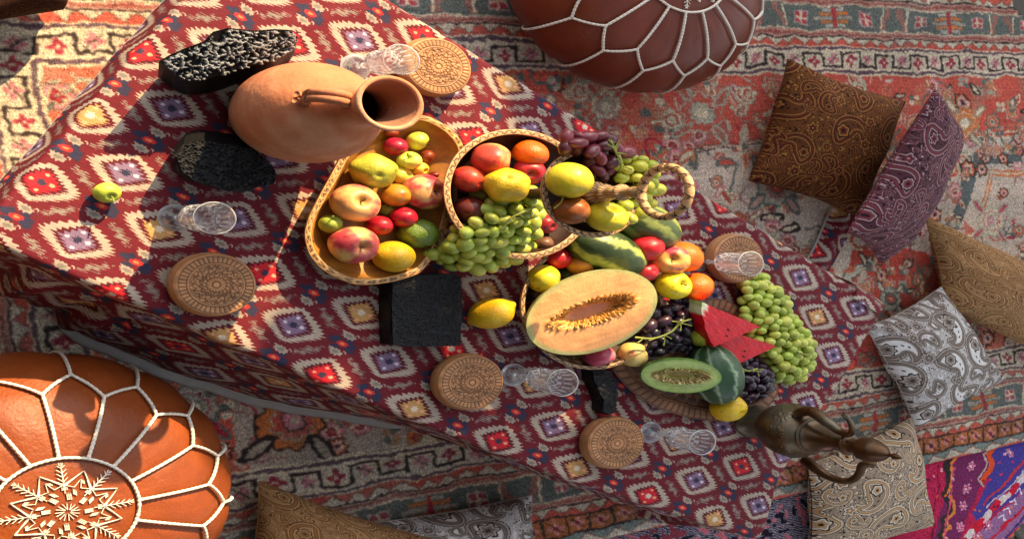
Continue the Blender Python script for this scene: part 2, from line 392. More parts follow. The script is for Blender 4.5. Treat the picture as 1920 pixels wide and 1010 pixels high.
    bd = d > -.045; b = np.zeros((H, W, 3)); b[:] = BRN
    def band(a0, a1, c): b[(d >= a0) & (d < a1)] = c
    band(-.045, -.036, CRM); band(-.038, -.03, PUR); band(-.030, -.026, CRM); band(-.027, .029, hx('b9ab94'))
    # meander
    pm = .118; ph = (along / pm) % 1.0; g = np.zeros_like(ph); up = (ph < .5)
    mk = (up & (abs(d - .020) < .0033)) | (~up & (abs(d + .019) < .0033)) | ((np.minimum(ph, np.minimum(abs(ph - .5), 1 - ph)) < .029) & (abs(d) < .023)); mk &= (d > -.026) & (d < .028)
    b[mk] = INK
    cx = (ph % .5) - .25; fx = cx * pm; fd = d + np.where(up, .004, -.003)
    rr_ = np.hypot(fx, fd); fl = rr_ < .0135 * (1 + .35 * np.cos(4 * np.arctan2(fd, fx))); inb = abs(d) < .026
    cellk = np.floor(along / pm * 2).astype(int)
    b[fl & inb & ~mk] = PNK * .92; b[fl & inb & ~mk & (cellk % 2 == 0)] = hx('8e3440'); b[(rr_ < .004) & inb] = CRM
    b[(abs(fx - fd * 1.1) < .0022) & inb & (abs(fx) < .016) & (cellk % 2 == 1)] = INK
    band(.029, .033, CRM); band(.033, .040, PUR); band(.040, .044, CRM)
    def zig(a0, a1, p, c0, c1):
        f = abs(((along / p) % 1.0) - .5) * 2; lv = a0 + (a1 - a0) * (.12 + .76 * f); s_ = (d >= a0) & (d < a1); b[s_ & (d < lv)] = c0; b[s_ & (d >= lv)] = c1
        b[s_ & (abs(d - lv) < .0022)] = hx('7a5148')
    zig(.044, .070, .046, RED, hx('b5a892')); band(.070, .074, INK); band(.074, .092, hx('a57a6c')); band(.080, .085, hx('8a4a42')); band(.092, .096, CRM)
    band(.096, .168, SLT)
    pw = .40; pa = ((along + .13) / pw) % 1.0; x = (pa - .5) * pw; y = d - .132
    def inw(mk, c): b[mk & (d > .099) & (d < .165)] = c
    for k in (-2, -1, 0, 1, 2):
        inw((abs(y - k * .0135) < .005) & (abs(x) < .062 - abs(k) * .014), (hx('a9a294'), ORG, hx('9b8f80'), ORG, hx('a9a294'))[k + 2])
    inw((abs(x) < .007) & (abs(y) < .034), hx('a23c40'))
    for sx in (-.105, .105):
        for ax in (-.0085, .0085):
            for ay in (-.0085, .0085): inw(((x - sx - ax) ** 2 + (y - ay) ** 2) < .0078 ** 2, hx('a8404a'))
        inw(((abs(x - sx) < .0035) | (abs(y) < .0035)) & (abs(x - sx) < .017) & (abs(y) < .017), CRM); inw(((abs(abs(x - sx) - .0185) < .002) & (abs(y) < .02)) | ((abs(abs(y) - .0185) < .002) & (abs(x - sx) < .02)), hx('b0948a'))
    inw((abs(abs(x) - .168 - .010 * np.sin(y * 60)) < .011), hx('8d6257')); inw((abs(abs(x) - .155) < .003), CRM)
    band(.168, .172, CRM); band(.172, .190, hx('a57a6c')); band(.178, .183, hx('8a4a42')); band(.190, .194, INK)
    zig(.194, .220, .046, hx('b5a892'), RED); band(.220, .225, INK); band(.225, .270, hx('9d5c37'))
    ps = .056; q = ((along / ps) % 1.0) - .5; qx = q * ps; qy = d - .2475; s_ = (d > .226) & (d < .269)
    b[s_ & (np.hypot(qx, qy) < .0145 * (1 + .3 * np.cos(4 * np.arctan2(qy, qx))))] = hx('b87a70'); b[s_ & (np.hypot(qx, qy) < .006)] = hx('96323a'); b[s_ & (abs(abs(qx) - ps / 2) < .003)] = INK; b[s_ & (abs(qx - qy) < .002) & (abs(qx) < .017)] = INK
    band(.270, .275, INK); zig(.275, .305, .075, hx('6f7a74'), hx('b3a996')); zig(.305, .36, .09, RED, hx('9c3a38'))
    cv.a[bd] = b[bd]
    cv.a = np.clip(cv.a, 0, 1)
    for _ in range(2): cv.a = (2 * cv.a + np.roll(cv.a, 1, 0) + np.roll(cv.a, -1, 0) + np.roll(cv.a, 1, 1) + np.roll(cv.a, -1, 1)) / 6
    # knots: row and knot tone, worn patches
    ab = np.random.default_rng(4).normal(0, .035, (H, 1)) + smooth_noise(H, W, 40, 51) * .05
    kn = np.random.default_rng(5).normal(0, .17, (H, W)); kn = kn * .6 + .4 * np.roll(kn, 1, 0)
    cv.a *= (1 + ab + kn)[..., None]
    wear = sm(.1, 1.3, smooth_noise(H, W, 60, 61) + .6 * smooth_noise(H, W, 17, 62))[..., None]
    g_ = cv.a.mean(2, keepdims=True) * np.array([1.02, 1.0, .93]); cv.a = cv.a * (1 - .30 * wear) + (g_ * .9 + .06) * .30 * wear
    return cv.image('carpet_pile')

def rug_image():
    """the bright flat-woven rug that lies under the lower edge of the carpet"""
    u0, u1, v0, v1 = 1.2, 3.4, -1.55, -.85
    cv = Cv(u0, u1, v0, v1, .0022, hx('b3224a')); H, W = cv.H, cv.W; r = np.random.default_rng(2)
    cv.wx = smooth_noise(H, W, 20, 3) * .004 + smooth_noise(H, W, 4, 5) * .002; cv.wy = smooth_noise(H, W, 20, 4) * .004 + smooth_noise(H, W, 4, 6) * .002
    X, Y = cv.X + cv.wx, cv.Y + cv.wy
    P = lambda *pts: [carp(*p) for p in pts]
    # worn back, dark ribs with pink and blue threads
    u_, v_ = carp(1505, 935); lft = X < u_ + .03
    cv.a[lft] = hx('3b3444'); st = np.sin((X * .9 + Y * 1.6) * 520) > .1; cv.a[lft & st] = hx('8f8790')
    n = smooth_noise(H, W, 6, 8); cv.a[lft & (n > .7)] = hx('b0606a'); cv.a[lft & (n < -.8)] = hx('1d1a26'); n3 = smooth_noise(H, W, 45, 18); cv.a[lft & (n3 > .4) & (n > 0)] = hx('7a3440')
    cv.poly(P((1440, 912), (1530, 892), (1530, 915), (1425, 935)), hx('b3202c'))
    n = np.random.default_rng(9).random((H, W)); cv.a[~lft & (n > .7)] = hx('8c1836'); cv.a[~lft & (n < .12)] = hx('c0405c')
    def zigl(pts, w, c, amp=9, per=16):
        out = []
        for p, q in zip(pts[:-1], pts[1:]):
            p, q = np.array(p, float), np.array(q, float); L = np.hypot(*(q - p)); nn = max(2, int(L / per)); nrm = np.array([-(q - p)[1], (q - p)[0]]) / L
            for k in range(nn): out.append(p + (q - p) * k / nn + nrm * amp * (1 if k % 2 else -1))
        cv.line(P(*out), w, c)
    cv.poly(P((1795, 850), (1880, 830), (1835, 910), (1790, 1030), (1740, 1030), (1770, 930)), hx('6d2852'))
    cv.poly(P((1850, 840), (1930, 822), (1930, 905), (1835, 985), (1822, 960), (1852, 900)), hx('443a86'))
    cv.poly(P((1845, 985), (1935, 900), (1960, 940), (1890, 1000), (1800, 1080), (1760, 1080)), hx('8a5f86'))
    zigl(((1782, 852), (1772, 905), (1775, 960), (1758, 1030)), .022, INK, 5, 14); zigl(((1790, 852), (1779, 905), (1782, 960), (1766, 1030)), .012, hx('d07a3c'), 5, 14)
    zigl(((1862, 835), (1848, 880), (1842, 920)), .020, hx('cf4c28'), 6, 14); zigl(((1853, 837), (1838, 880), (1834, 925)), .008, hx('b09a90'), 6, 14)
    for k in range(9):
        a = np.array((1935, 872)) + (np.array((1790, 1030)) - np.array((1935, 872))) * k / 9; b_ = np.array((1935, 872)) + (np.array((1790, 1030)) - np.array((1935, 872))) * (k + 1) / 9
        cv.line(P(a, b_), .026, (hx('bd1f33'), hx('c9b9b4'))[k % 2])
    cv.line(P((1945, 925), (1800, 1060)), .010, hx('b81f34'))
    for q in ((1818, 872), (1812, 915), (1805, 948), (1800, 985), (1890, 850), (1850, 985), (1830, 1005)):
        u, v = carp(*q); cv.flower(u, v, .012, 6, ((1.2, hx('c98aa0')), (.7, hx('a83058')), (.35, hx('e0c8cc'))), 0, .3)
    for (a, b_, w_, c_) in (((1935, 845), (1842, 945), .008, 'b8323a'), ((1935, 862), (1850, 950), .005, 'c9b4b0'), ((1790, 880), (1765, 1030), .006, 'c24a6a'), ((1935, 950), (1830, 1060), .008, '3a2f66'), ((1760, 872), (1742, 1030), .005, '6d1530')): cv.line(P(a, b_), w_, hx(c_))
    for k in range(70):
        q = (r.uniform(1735, 1930), r.uniform(845, 1030)); u, v = carp(*q); cv.ell(u, v, .006, .0035, r.uniform(0, 3), hx(('d8a0ac', '6d1530', 'e0662c', '2c2450', 'c83050')[k % 5]))
    for k in range(5):
        q = np.array((1880, 965)) + k * np.array((10, -17)); cv.line(P(q + (-9, 6), q, q + (3, 12)), .006, hx('cfc2cc'))
    for (q, q2) in (((1905, 1000), (1945, 955)), ((1860, 1040), (1905, 1000))): cv.line(P(q, q2), .03, hx('b0704a')); zigl((q, q2), .006, INK, 4, 7)
    cv.a *= (1 + np.random.default_rng(7).normal(0, .12, (H, W)))[..., None]
    return cv.image('rug_weave'), (u0, u1, v0, v1)

# ------------------------------------------------------------------ ground: timber deck
M_plank = mat('weathered_timber', color=(.33, .31, .28), rough=.85, bump=.6, bscale=60, vary=.35, vscale=9, stretch=(1, 14, 1))
M_soil = mat('soil', color=(.22, .19, .15), rough=.95, bump=.6, bscale=30, vary=.3, vscale=5)
g = part('ground', [(-60, -60, -.12), (60, -60, -.12), (60, 60, -.12), (-60, 60, -.12)], [(0, 1, 2, 3)], M_soil, smooth=False); tag(g, kind='structure')
deck = bpy.data.objects.new('wooden_deck', None); C.objects.link(deck); deck['kind'] = 'structure'; deck.location = (1.7, 0, -.06)
e0, e1 = nat(U(1885, 0, 0)), nat(U(1920, 45, 0)); pd = (e1 - e0)[:2]; pang = math.atan2(pd[1] * K, pd[0])
def box_geo(x0, x1, y0, y1, z0, z1, bev=.006):
    V = []; 
    for z, b_ in ((z0, 0), (z1 - bev, 0), (z1, bev)): V += [(x0 + b_, y0 + b_, z), (x1 - b_, y0 + b_, z), (x1 - b_, y1 - b_, z), (x0 + b_, y1 - b_, z)]
    Fc = [(3, 2, 1, 0), (8, 9, 10, 11)]
    for k in (0, 4):
        for i in range(4): Fc.append((k + i, k + (i + 1) % 4, k + 4 + (i + 1) % 4, k + 4 + i))
    return np.array(V, float), Fc
pv, pf = box_geo(-3.2, 3.2, -.041, .041, -.022, .022)
pme = mesh_data('plank', pv, pf, mats=(M_plank,), smooth=False)
for k in range(-26, 27):
    o = bpy.data.objects.new('plank', pme); C.objects.link(o); o.parent = deck
    off = k * .088; o.location = (-math.sin(pang) * off, math.cos(pang) * off, .032); o.rotation_euler = (0, 0, pang)

# ------------------------------------------------------------------ carpet and rug
M_carpet = mat('carpet_wool', image=carpet_image(), rough=.95, spec=.15, bump=.9, bscale=420, bump2=.5, b2scale=60, vary=.16, vscale=260)
def ground_sheet(name, u0, u1, v0, v1, z, nu, nv, mt, keep=None, thick=.006, wave=.004, seed=0):
    uu, vv = np.linspace(u0, u1, nu), np.linspace(v0, v1, nv)
    A, B = np.meshgrid(uu, vv, indexing='ij'); P = A[..., None] * EU + B[..., None] * EV
    Z = z + thick + wave * (vnoise(np.stack([A, B, A * 0], -1).reshape(-1, 3), 5, seed).reshape(A.shape) * .5 + .5)
    V = np.concatenate([P, Z[..., None]], -1).reshape(-1, 3); uvs = np.stack([(A - u0) / (u1 - u0), (B - v0) / (v1 - v0)], -1).reshape(-1, 2)
    Fc = [f for f in gridf(nu, nv) if keep is None or keep(V[list(f)].mean(0))]
    # turned-down edge for thickness
    from collections import Counter
    ed = Counter(); dr = {}
    for f in Fc:
        for i in range(4):
            a, b = f[i], f[(i + 1) % 4]; k = (min(a, b), max(a, b)); ed[k] += 1; dr[k] = (a, b)
    V = list(map(tuple, V)); uvs = list(map(tuple, uvs)); low = {}
    for k, n in ed.items():
        if n == 1:
            a, b = dr[k]
            for q in (a, b):
                if q not in low: low[q] = len(V); V.append((V[q][0], V[q][1], z - .001)); uvs.append(uvs[q])
            Fc.append((b, a, low[a], low[b]))
    used = sorted({i for f in Fc for i in f}); mp = {i: n for n, i in enumerate(used)}
    V = np.array(V)[used]; uvs = np.array(uvs)[used]; Fc = [tuple(mp[i] for i in f) for f in Fc]
    return part(name, wld(V), Fc, mt, uv=uvs)
def right_of(p): a = np.array([pd[0], pd[1]]); b = p[:2] - e0[:2]; return a[0] * b[1] - a[1] * b[0]
car = ground_sheet('patterned_carpet', KU0, KU1, KV0, KV1, .004, 170, 100, M_carpet, keep=lambda p: right_of(p) < 0)
tag(car, 'large faded red and grey Persian carpet with black meander border lying under the low table', 'carpet')
rim_, rext = rug_image()
M_rug = mat('rug_wool', image=rim_, rough=.95, spec=.1, bump=.9, bscale=300, vary=.2, vscale=200)
q0, q1 = nat(U(1885, 1012, 0)), nat(U(1925, 975, 0))
def rug_keep(p): a = (q1 - q0)[:2]; b = p[:2] - q0[:2]; return a[0] * b[1] - a[1] * b[0] > 0
rug = ground_sheet('bright_rug', *rext, 0, 90, 40, M_rug, keep=rug_keep, thick=.003, wave=.0006, seed=3)
tag(rug, 'crimson, purple and blue tribal rug showing beyond the lower edge of the big carpet', 'rug')
# ------------------------------------------------------------------ low table and its cloth
TA = math.radians(-27.8); LT = np.array([math.cos(TA), math.sin(TA)]); ST_ = np.array([-LT[1], LT[0]])
def tab(s, t, z): s, t, z = np.broadcast_arrays(np.asarray(s, float), t, z); P = s[..., None] * LT + t[..., None] * ST_; return np.concatenate([P, z[..., None]], -1)
M_tablewood = mat('table_wood', color=(.36, .25, .16), rough=.6, vary=.3, vscale=12, stretch=(1, 10, 10), bump=.3)
tbase = tab(1.2, .62, 0.) ; tb = empty('low_table', 'long low wooden table hidden under the red ikat cloth', 'table', wld(tbase))
def slab(s0, s1, t0, t1, z0, z1, name, parent, mt):
    c = [(s0, t0), (s1, t0), (s1, t1), (s0, t1)]; b = .004
    V = [tab(s, t, z0) for s, t in c] + [tab(s, t, z1 - b) for s, t in c] + [tab(s + (b if s == s0 else -b), t + (b if t == t0 else -b), z1) for s, t in c]
    Fc = [(3, 2, 1, 0), (8, 9, 10, 11)]
    for k in (0, 4):
        for i in range(4): Fc.append((k + i, k + (i + 1) % 4, k + 4 + (i + 1) % 4, k + 4 + i))
    return part(name, wld(np.array(V)), Fc, mt, parent, smooth=False)
slab(.47, 1.94, .33, .965, T - .035, T - .006, 'tabletop', tb, M_tablewood)
for s0 in (.52, 1.86):
    for t0 in (.36, .89): slab(s0, s0 + .06, t0, t0 + .06, .012, T - .036, 'leg', tb, M_tablewood)

M_cloth = mat('ikat_cotton', image=ikat_image(), rough=.72, spec=.3, bump=.35, bscale=700, bump2=.14, b2scale=9, vary=.10, vscale=160)
M_hem = mat('pale_hem', color=(.62, .60, .58), rough=.8, bump=.4, bscale=500)
def cloth_uv(P):
    d = P[..., :2] - LO; u = d @ LH; v = d @ SH
    return np.stack([(u - CU0) / (CU1 - CU0), (v - CV0) / (CV1 - CV0)], -1)
corn = [(.447, .245), (.75, .246), (1.1, .247), (1.5, .260), (2.015, .312), (1.975, .46), (1.972, .6), (1.99, .75), (1.992, .985), (1.95, .998), (1.1, .988), (.455, .985)]
pl = np.array(corn + corn[:1], float); seg = np.hypot(*np.diff(pl, axis=0).T); cum = np.concatenate([[0], np.cumsum(seg)])
NP_ = 420; q = np.linspace(0, cum[-1], NP_, endpoint=False)
E = np.stack([np.interp(q, cum, pl[:, 0]), np.interp(q, cum, pl[:, 1])], 1)
for _ in range(4): E = .25 * np.roll(E, 1, 0) + .5 * E + .25 * np.roll(E, -1, 0)
tg = np.roll(E, -3, 0) - np.roll(E, 3, 0); nr = np.stack([tg[:, 1], -tg[:, 0]], 1); nr /= np.linalg.norm(nr, axis=1)[:, None]
for _ in range(10): nr = .25 * np.roll(nr, 1, 0) + .5 * nr + .25 * np.roll(nr, -1, 0)
nr /= np.linalg.norm(nr, axis=1)[:, None]
s_, t_ = E[:, 0], E[:, 1]
low = nr[:, 1] < -.6; left = nr[:, 0] < -.6; up = nr[:, 1] > .6; right = nr[:, 0] > .6
drop = np.full(NP_, .25); out = np.full(NP_, .0)
drop[left] = .075; out[left] = .002
drop[low] = np.interp(s_[low], [.44, .5, .62, .72, 1.3, 1.6, 2.0], [.10, .19, .215, .262, .268, .265, .24])
out[low] = np.interp(s_[low], [.44, .5, .6, .72, .9, 1.1, 1.29, 1.45, 1.8, 2.0], [.005, .03, .045, .060, .064, .043, -.005, -.03, -.01, .012])
out[up] = .03; out[right] = .02
for _ in range(12):
    drop = .25 * np.roll(drop, 1) + .5 * drop + .25 * np.roll(drop, -1); out = .25 * np.roll(out, 1) + .5 * out + .25 * np.roll(out, -1)
# folds of the hanging cloth
fold = np.where(low, .010 * np.sin(q * 46 + 1.5 * np.sin(q * 9)) + .006 * np.sin(q * 101 + 1), .008 * np.sin(q * 52 + 1.2 * np.sin(q * 11)))
fold = fold * np.where(low & (s_ > .72) & (s_ < 1.36), .12, 1) * np.where(left, .15, 1)
cen = np.array([1.22, .62]); V = []; UVc = []
rings = list(np.linspace(.0, 1, 64)[1:])
_cr = [(rng.uniform(0, math.pi), rng.uniform(-.8, .8), rng.uniform(.006, .014), rng.uniform(.0006, .0017), rng.uniform(0, 6)) for _ in range(26)]
def z_top(P):
    x_, y_ = P[:, 0] - 1.3, P[:, 1] + .02; z_ = 0 * x_
    for a, o, w, h, f in _cr:
        d = x_ * math.sin(a) + y_ * math.cos(a) - o + .02 * np.sin(9 * (x_ * math.cos(a) - y_ * math.sin(a)) + f); z_ = z_ + h * np.exp(-(d / w) ** 2) * sm(-.1, .5, np.sin(5 * (x_ * math.cos(a) - y_ * math.sin(a)) + f))
    return z_ + T + .0006 * vnoise(P, 14, 2) + .0005 * vnoise(P, 40, 3)
P = cen + (E - cen) * 1e-3
ringlist = []
for f in rings:
    e = cen + (E - cen) * f; p3 = tab(e[:, 0], e[:, 1], 0.); p3[:, 2] = z_top(p3)
    ringlist.append(p3); UVc.append(cloth_uv(p3))
# a few press creases and soft ripples towards the hanging edges
top_end = ringlist[-1].copy()
nn = nr[:, 0:1] * LT + nr[:, 1:2] * ST_
for a in (30, 60, 90):
    a_ = math.radians(a); r_ = .010; p3 = top_end.copy(); p3[:, :2] += nn * r_ * math.sin(a_); p3[:, 2] -= r_ * (1 - math.cos(a_)); ringlist.append(p3)
    u3 = top_end.copy(); u3[:, :2] += nn * r_ * a_; UVc.append(cloth_uv(u3))
NS = 18
for k in range(1, NS + 1):
    f = k / NS; d = drop * f; p3 = top_end.copy()
    sag = np.where(low, sm(.12, 1, f) , f)
    o_ = .010 + out * sag + fold * sm(.05, .7, f)
    horiz = np.where(low & (s_ < .74), .009 * np.sin(f * 17 + s_ * 30) * (1 - abs(2 * f - 1)), 0) + np.where(low & (s_ > .74), .004 * np.sin(f * 11 + s_ * 17 + 2 * np.sin(s_ * 9)) * sm(0, .3, f) * (1 - f), 0)
    p3[:, :2] += nn * (o_ + horiz)[:, None]; p3[:, 2] -= .010 + d * np.where(low, .9 + .1 * f, 1)
    ringlist.append(p3); u3 = top_end.copy(); u3[:, :2] += nn * (.0157 + d * 1.02)[:, None]; UVc.append(cloth_uv(u3))
V = np.concatenate([ringlist[0].mean(0, keepdims=True)] + ringlist); UVv = np.concatenate([UVc[0].mean(0, keepdims=True)] + UVc)
Fc = [(0, 1 + i, 1 + (i + 1) % NP_) for i in range(NP_)] + [tuple(x) for x in gridf(len(ringlist), NP_, False, True, off=1)]
cloth = part('tablecloth', wld(V), Fc, M_cloth, uv=UVv)
tag(cloth, 'maroon ikat tablecloth with jagged cream diamonds spread over the long low table', 'tablecloth')
# flip check: normals up
# hem band along the hanging edge
h0 = ringlist[-1]; hv = []
for (dz, do) in ((.0, .0010), (-.002, .009), (-.004, .018), (-.009, .0205), (-.012, .018)):
    p3 = h0.copy(); hw = (sm(.70, .74, s_) * sm(1.40, 1.32, s_) * low)[:, None]; p3[:, :2] += nn * do * (.02 + .98 * hw); p3[:, 2] = np.maximum(p3[:, 2] + dz * (.1 + .9 * hw[:, 0]), .012); hv.append(p3)
part('hem', wld(np.concatenate(hv)), gridf(len(hv), NP_, False, True), M_hem, cloth)
# corner of the cloth trailing on the carpet beyond the far end
A = []
NA, NB = 26, 12
for i in range(NA):
    f = i / (NA - 1)
    for j in range(NB):
        g_ = j / (NB - 1); s0 = 1.90 + .10 * sm(0, .5, f); s1 = 1.99 + .095 * sm(0, .5, f)
        s = s0 + (s1 - s0) * g_ + .01 * f * math.sin(f * 5); t = .975 + .40 * f; z = .285 * (1 - sm(.04, .46, f)) + .022 + .007 * math.sin(g_ * 9 + f * 5) * f + .012 * math.sin(g_ * math.pi) * f
        A.append(tab(s, t, z))
A = np.array(A); ua = cloth_uv(A * [1, 1, 0] + np.array([.0, 0, 0]))
part('trailing_corner', wld(A), gridf(NA, NB), M_cloth, cloth, uv=ua)
e = A.reshape(NA, NB, 3)[:, 0] + [0, 0, .002]; tv, tf = tube_geo(e[6:], .0028, 6); part('selvage', wld(tv), tf, M_hem, cloth)

# ------------------------------------------------------------------ leather poufs
M_cord = mat('pale_cord', color=(.88, .85, .79), rough=.75, bump=.4, bscale=600)
def pouf(px, py, ztop, R, h, n, rot, leather, label, group, ring=.172, tip=.635, kn=.49):
    c = U(px, py, ztop); zc = ztop - h / 2
    root = empty('leather_pouf', label, 'pouf', (c[0], c[1], .010), group)
    def S(rho, th, off=0.):
        """rho 0 = centre of the top, 1 = widest, 1.6 = underside"""
        lam = math.pi / 2 * (1 - np.asarray(rho, float)); x = np.sign(np.cos(lam)) * abs(np.cos(lam)) ** .80; z = np.sign(np.sin(lam)) * abs(np.sin(lam)) ** 1.05
        dim = 1 + .006 * np.cos(n * (th - rot)) * np.clip(rho, 0, 1)
        r = R * x * dim + off * np.cos(lam); zz = np.maximum(zc + (h / 2) * z + off * np.sin(lam), .012)
        return np.stack([c[0] + r * np.cos(th), c[1] / K + r * np.sin(th), zz + np.zeros_like(r)], -1)
    def panel(name, pts, res=9):
        """pts: function (a, b) -> (rho, theta), a,b in 0..1"""
        a, b = np.meshgrid(np.linspace(0, 1, res), np.linspace(0, 1, res), indexing='ij'); rho, th = pts(a, b)
        edge = np.minimum(np.minimum(a, 1 - a), np.minimum(b, 1 - b)) * 2; off = .0030 * sm(0, .55, edge) - .0015
        P = S(rho, th, off); P = P + (.0010 * vnoise(P.reshape(-1, 3), 30, 5)).reshape(a.shape)[..., None] * np.array([0, 0, 1.])
        return part(name, wld(P.reshape(-1, 3)), gridf(res, res, flip=True), leather, root)
    st = 2 * math.pi / n
    a = np.linspace(0, 2 * math.pi, 64, endpoint=False); rr = np.linspace(.0, ring, 9)[1:]
    P = np.concatenate([S(np.array([0.]), np.array([0.]), .003)] + [S(np.full(64, x), a, .003 * (1 - (x / ring) ** 4)) for x in rr])
    part('top_panel', wld(P), [(0, 1 + i, 1 + (i + 1) % 64) for i in range(64)] + gridf(8, 64, False, True, off=1), leather, root)
    for k in range(n):
        t0 = rot + k * st
        panel('petal_panel', lambda a, b: (ring + (np.where(b < .5, kn + (tip - kn) * 2 * b, tip + (kn - tip) * (2 * b - 1)) - ring) * a, t0 + st * b))
        panel('side_panel', lambda a, b: ((np.where(b < .5, tip + (kn - tip) * 2 * b, kn + (tip - kn) * (2 * b - 1))) * (1 - a) + 1.62 * a, t0 - st / 2 + st * b))
    def cord(name, rho, th, closed=False):
        P = S(rho, th, .004); L = np.linalg.norm(np.diff(P, axis=0), axis=1).sum(); m = max(8, int(L / .0016))
        d = np.concatenate([[0], np.cumsum(np.linalg.norm(np.diff(P, axis=0), axis=1))]); x = np.linspace(0, d[-1], m, endpoint=not closed)
        Q = np.stack([np.interp(x, d, P[:, i]) for i in range(3)], 1); r = .0028 * (1 + .34 * np.abs(np.sin(x * math.pi / .0085)) - .15)
        V_, F_ = tube_geo(Q, r, 6, closed); return part(name, wld(V_), F_, M_cord, root)
    a = np.linspace(0, 2 * math.pi, 97); cord('ring_seam', np.full(96, ring), a[:-1], True)
    zr, zt = [], []
    for k in range(n):
        t0 = rot + k * st; f = np.linspace(0, 1, 12)
        cord('petal_seam', ring + (kn - ring) * f, np.full(12, t0)); cord('side_seam', tip + (1.62 - tip) * f, np.full(12, t0 + st / 2))
        for g_ in np.linspace(0, 1, 8)[:-1]: zr.append(kn + (tip - kn) * g_); zt.append(t0 + st / 2 * g_)
        for g_ in np.linspace(0, 1, 8)[:-1]: zr.append(tip + (kn - tip) * g_); zt.append(t0 + st / 2 + st / 2 * g_)
    cord('zigzag_seam', np.array(zr), np.array(zt), True)
    # snowflake stitched on the middle
    mb = MB(); r0 = ring * .9
    def thread(pts, w=.0008):
        P = np.array([S(np.array([p[0]]), np.array([p[1]]), .0048)[0] for p in pts]); V_, F_ = tube_geo(P, w, 5); mb.add(wld(V_), F_)
    pol = lambda x, y: (math.hypot(x, y) * r0, math.atan2(y, x))
    def ln(x0, y0, x1, y1, w=.0008): f = np.linspace(0, 1, 5); thread([pol(x0 + (x1 - x0) * i, y0 + (y1 - y0) * i) for i in f], w)
    for k in range(8):
        a = k * math.pi / 4 + rot; c_, s2 = math.cos(a), math.sin(a); rt = lambda x, y: (x * c_ - y * s2, x * s2 + y * c_)
        def l2(x0, y0, x1, y1, w=.0008): ln(*rt(x0, y0), *rt(x1, y1), w)
        l2(.02, 0, .12, 0); l2(.02, 0, .11, .045)
        for off in (-.02, 0, .02): l2(.17, off - .035, .29, off - .035, .0011); l2(.25, .10 + off, .33, .17 + off, .0009)
        for off in (-.03, -.012, .012, .03): l2(.36, off, .43, off)
        for off in (-.02, 0, .02): l2(.50, .16 + off, .56, .20 + off)
        l2(.30, 0, .47, 0); l2(.86, 0, .93, .06); l2(.86, 0, .93, -.06); l2(.47, .0, .40, .12); l2(.47, 0, .40, -.12); l2(.40, .12, .56, .23); l2(.40, -.12, .56, -.23)
        l2(.48, 0, .98, 0, .0011)
        for x in (.60, .70, .80): l2(x - .06, 0, x + .04, .075); l2(x - .06, 0, x + .04, -.075)
        for off in (-.03, 0, .03): l2(.93, off * .6, 1.0, off)
        tx, ty = .80 * math.cos(math.pi / 8), .80 * math.sin(math.pi / 8); vx = .47
        l2(vx, 0, tx, ty, .0012); l2(vx, 0, tx, -ty, .0012); l2(vx - .03, 0, tx - .02, ty - .03, .0009); l2(vx - .03, 0, tx - .02, -ty + .03, .0009)
    mb.build('snowflake_embroidery', M_cord, root)
    # plain underside so the pouf stands on the carpet
    a = np.linspace(0, 2 * math.pi, 48, endpoint=False); P = np.concatenate([S(np.array([1.62]), np.array([0.])) * 0 + [c[0], c[1] / K, .012], S(np.full(48, 1.62), a)])
    part('base_panel', wld(P), [(0, 1 + (i + 1) % 48, 1 + i) for i in range(48)], leather, root)
    return root
M_tan = mat('orange_tan_leather', color=(.54, .255, .085), rough=.50, spec=.4, bump=.35, bscale=220, bump2=.40, b2scale=22, vary=.30, vscale=6)
M_brown = mat('red_brown_leather', color=(.43, .165, .06), rough=.40, spec=.5, bump=.3, bscale=220, bump2=.2, b2scale=14, vary=.25, vscale=8)
pouf(125, 957, .250, .29, .25, 16, math.radians(8), M_tan, 'orange tan leather pouf with white snowflake embroidery below the left end of the table', 'stitched leather poufs')
pouf(1287, -54, .260, .290, .26, 16, math.radians(3), M_brown, 'dark red-brown leather pouf with pale seams above the table', 'stitched leather poufs')

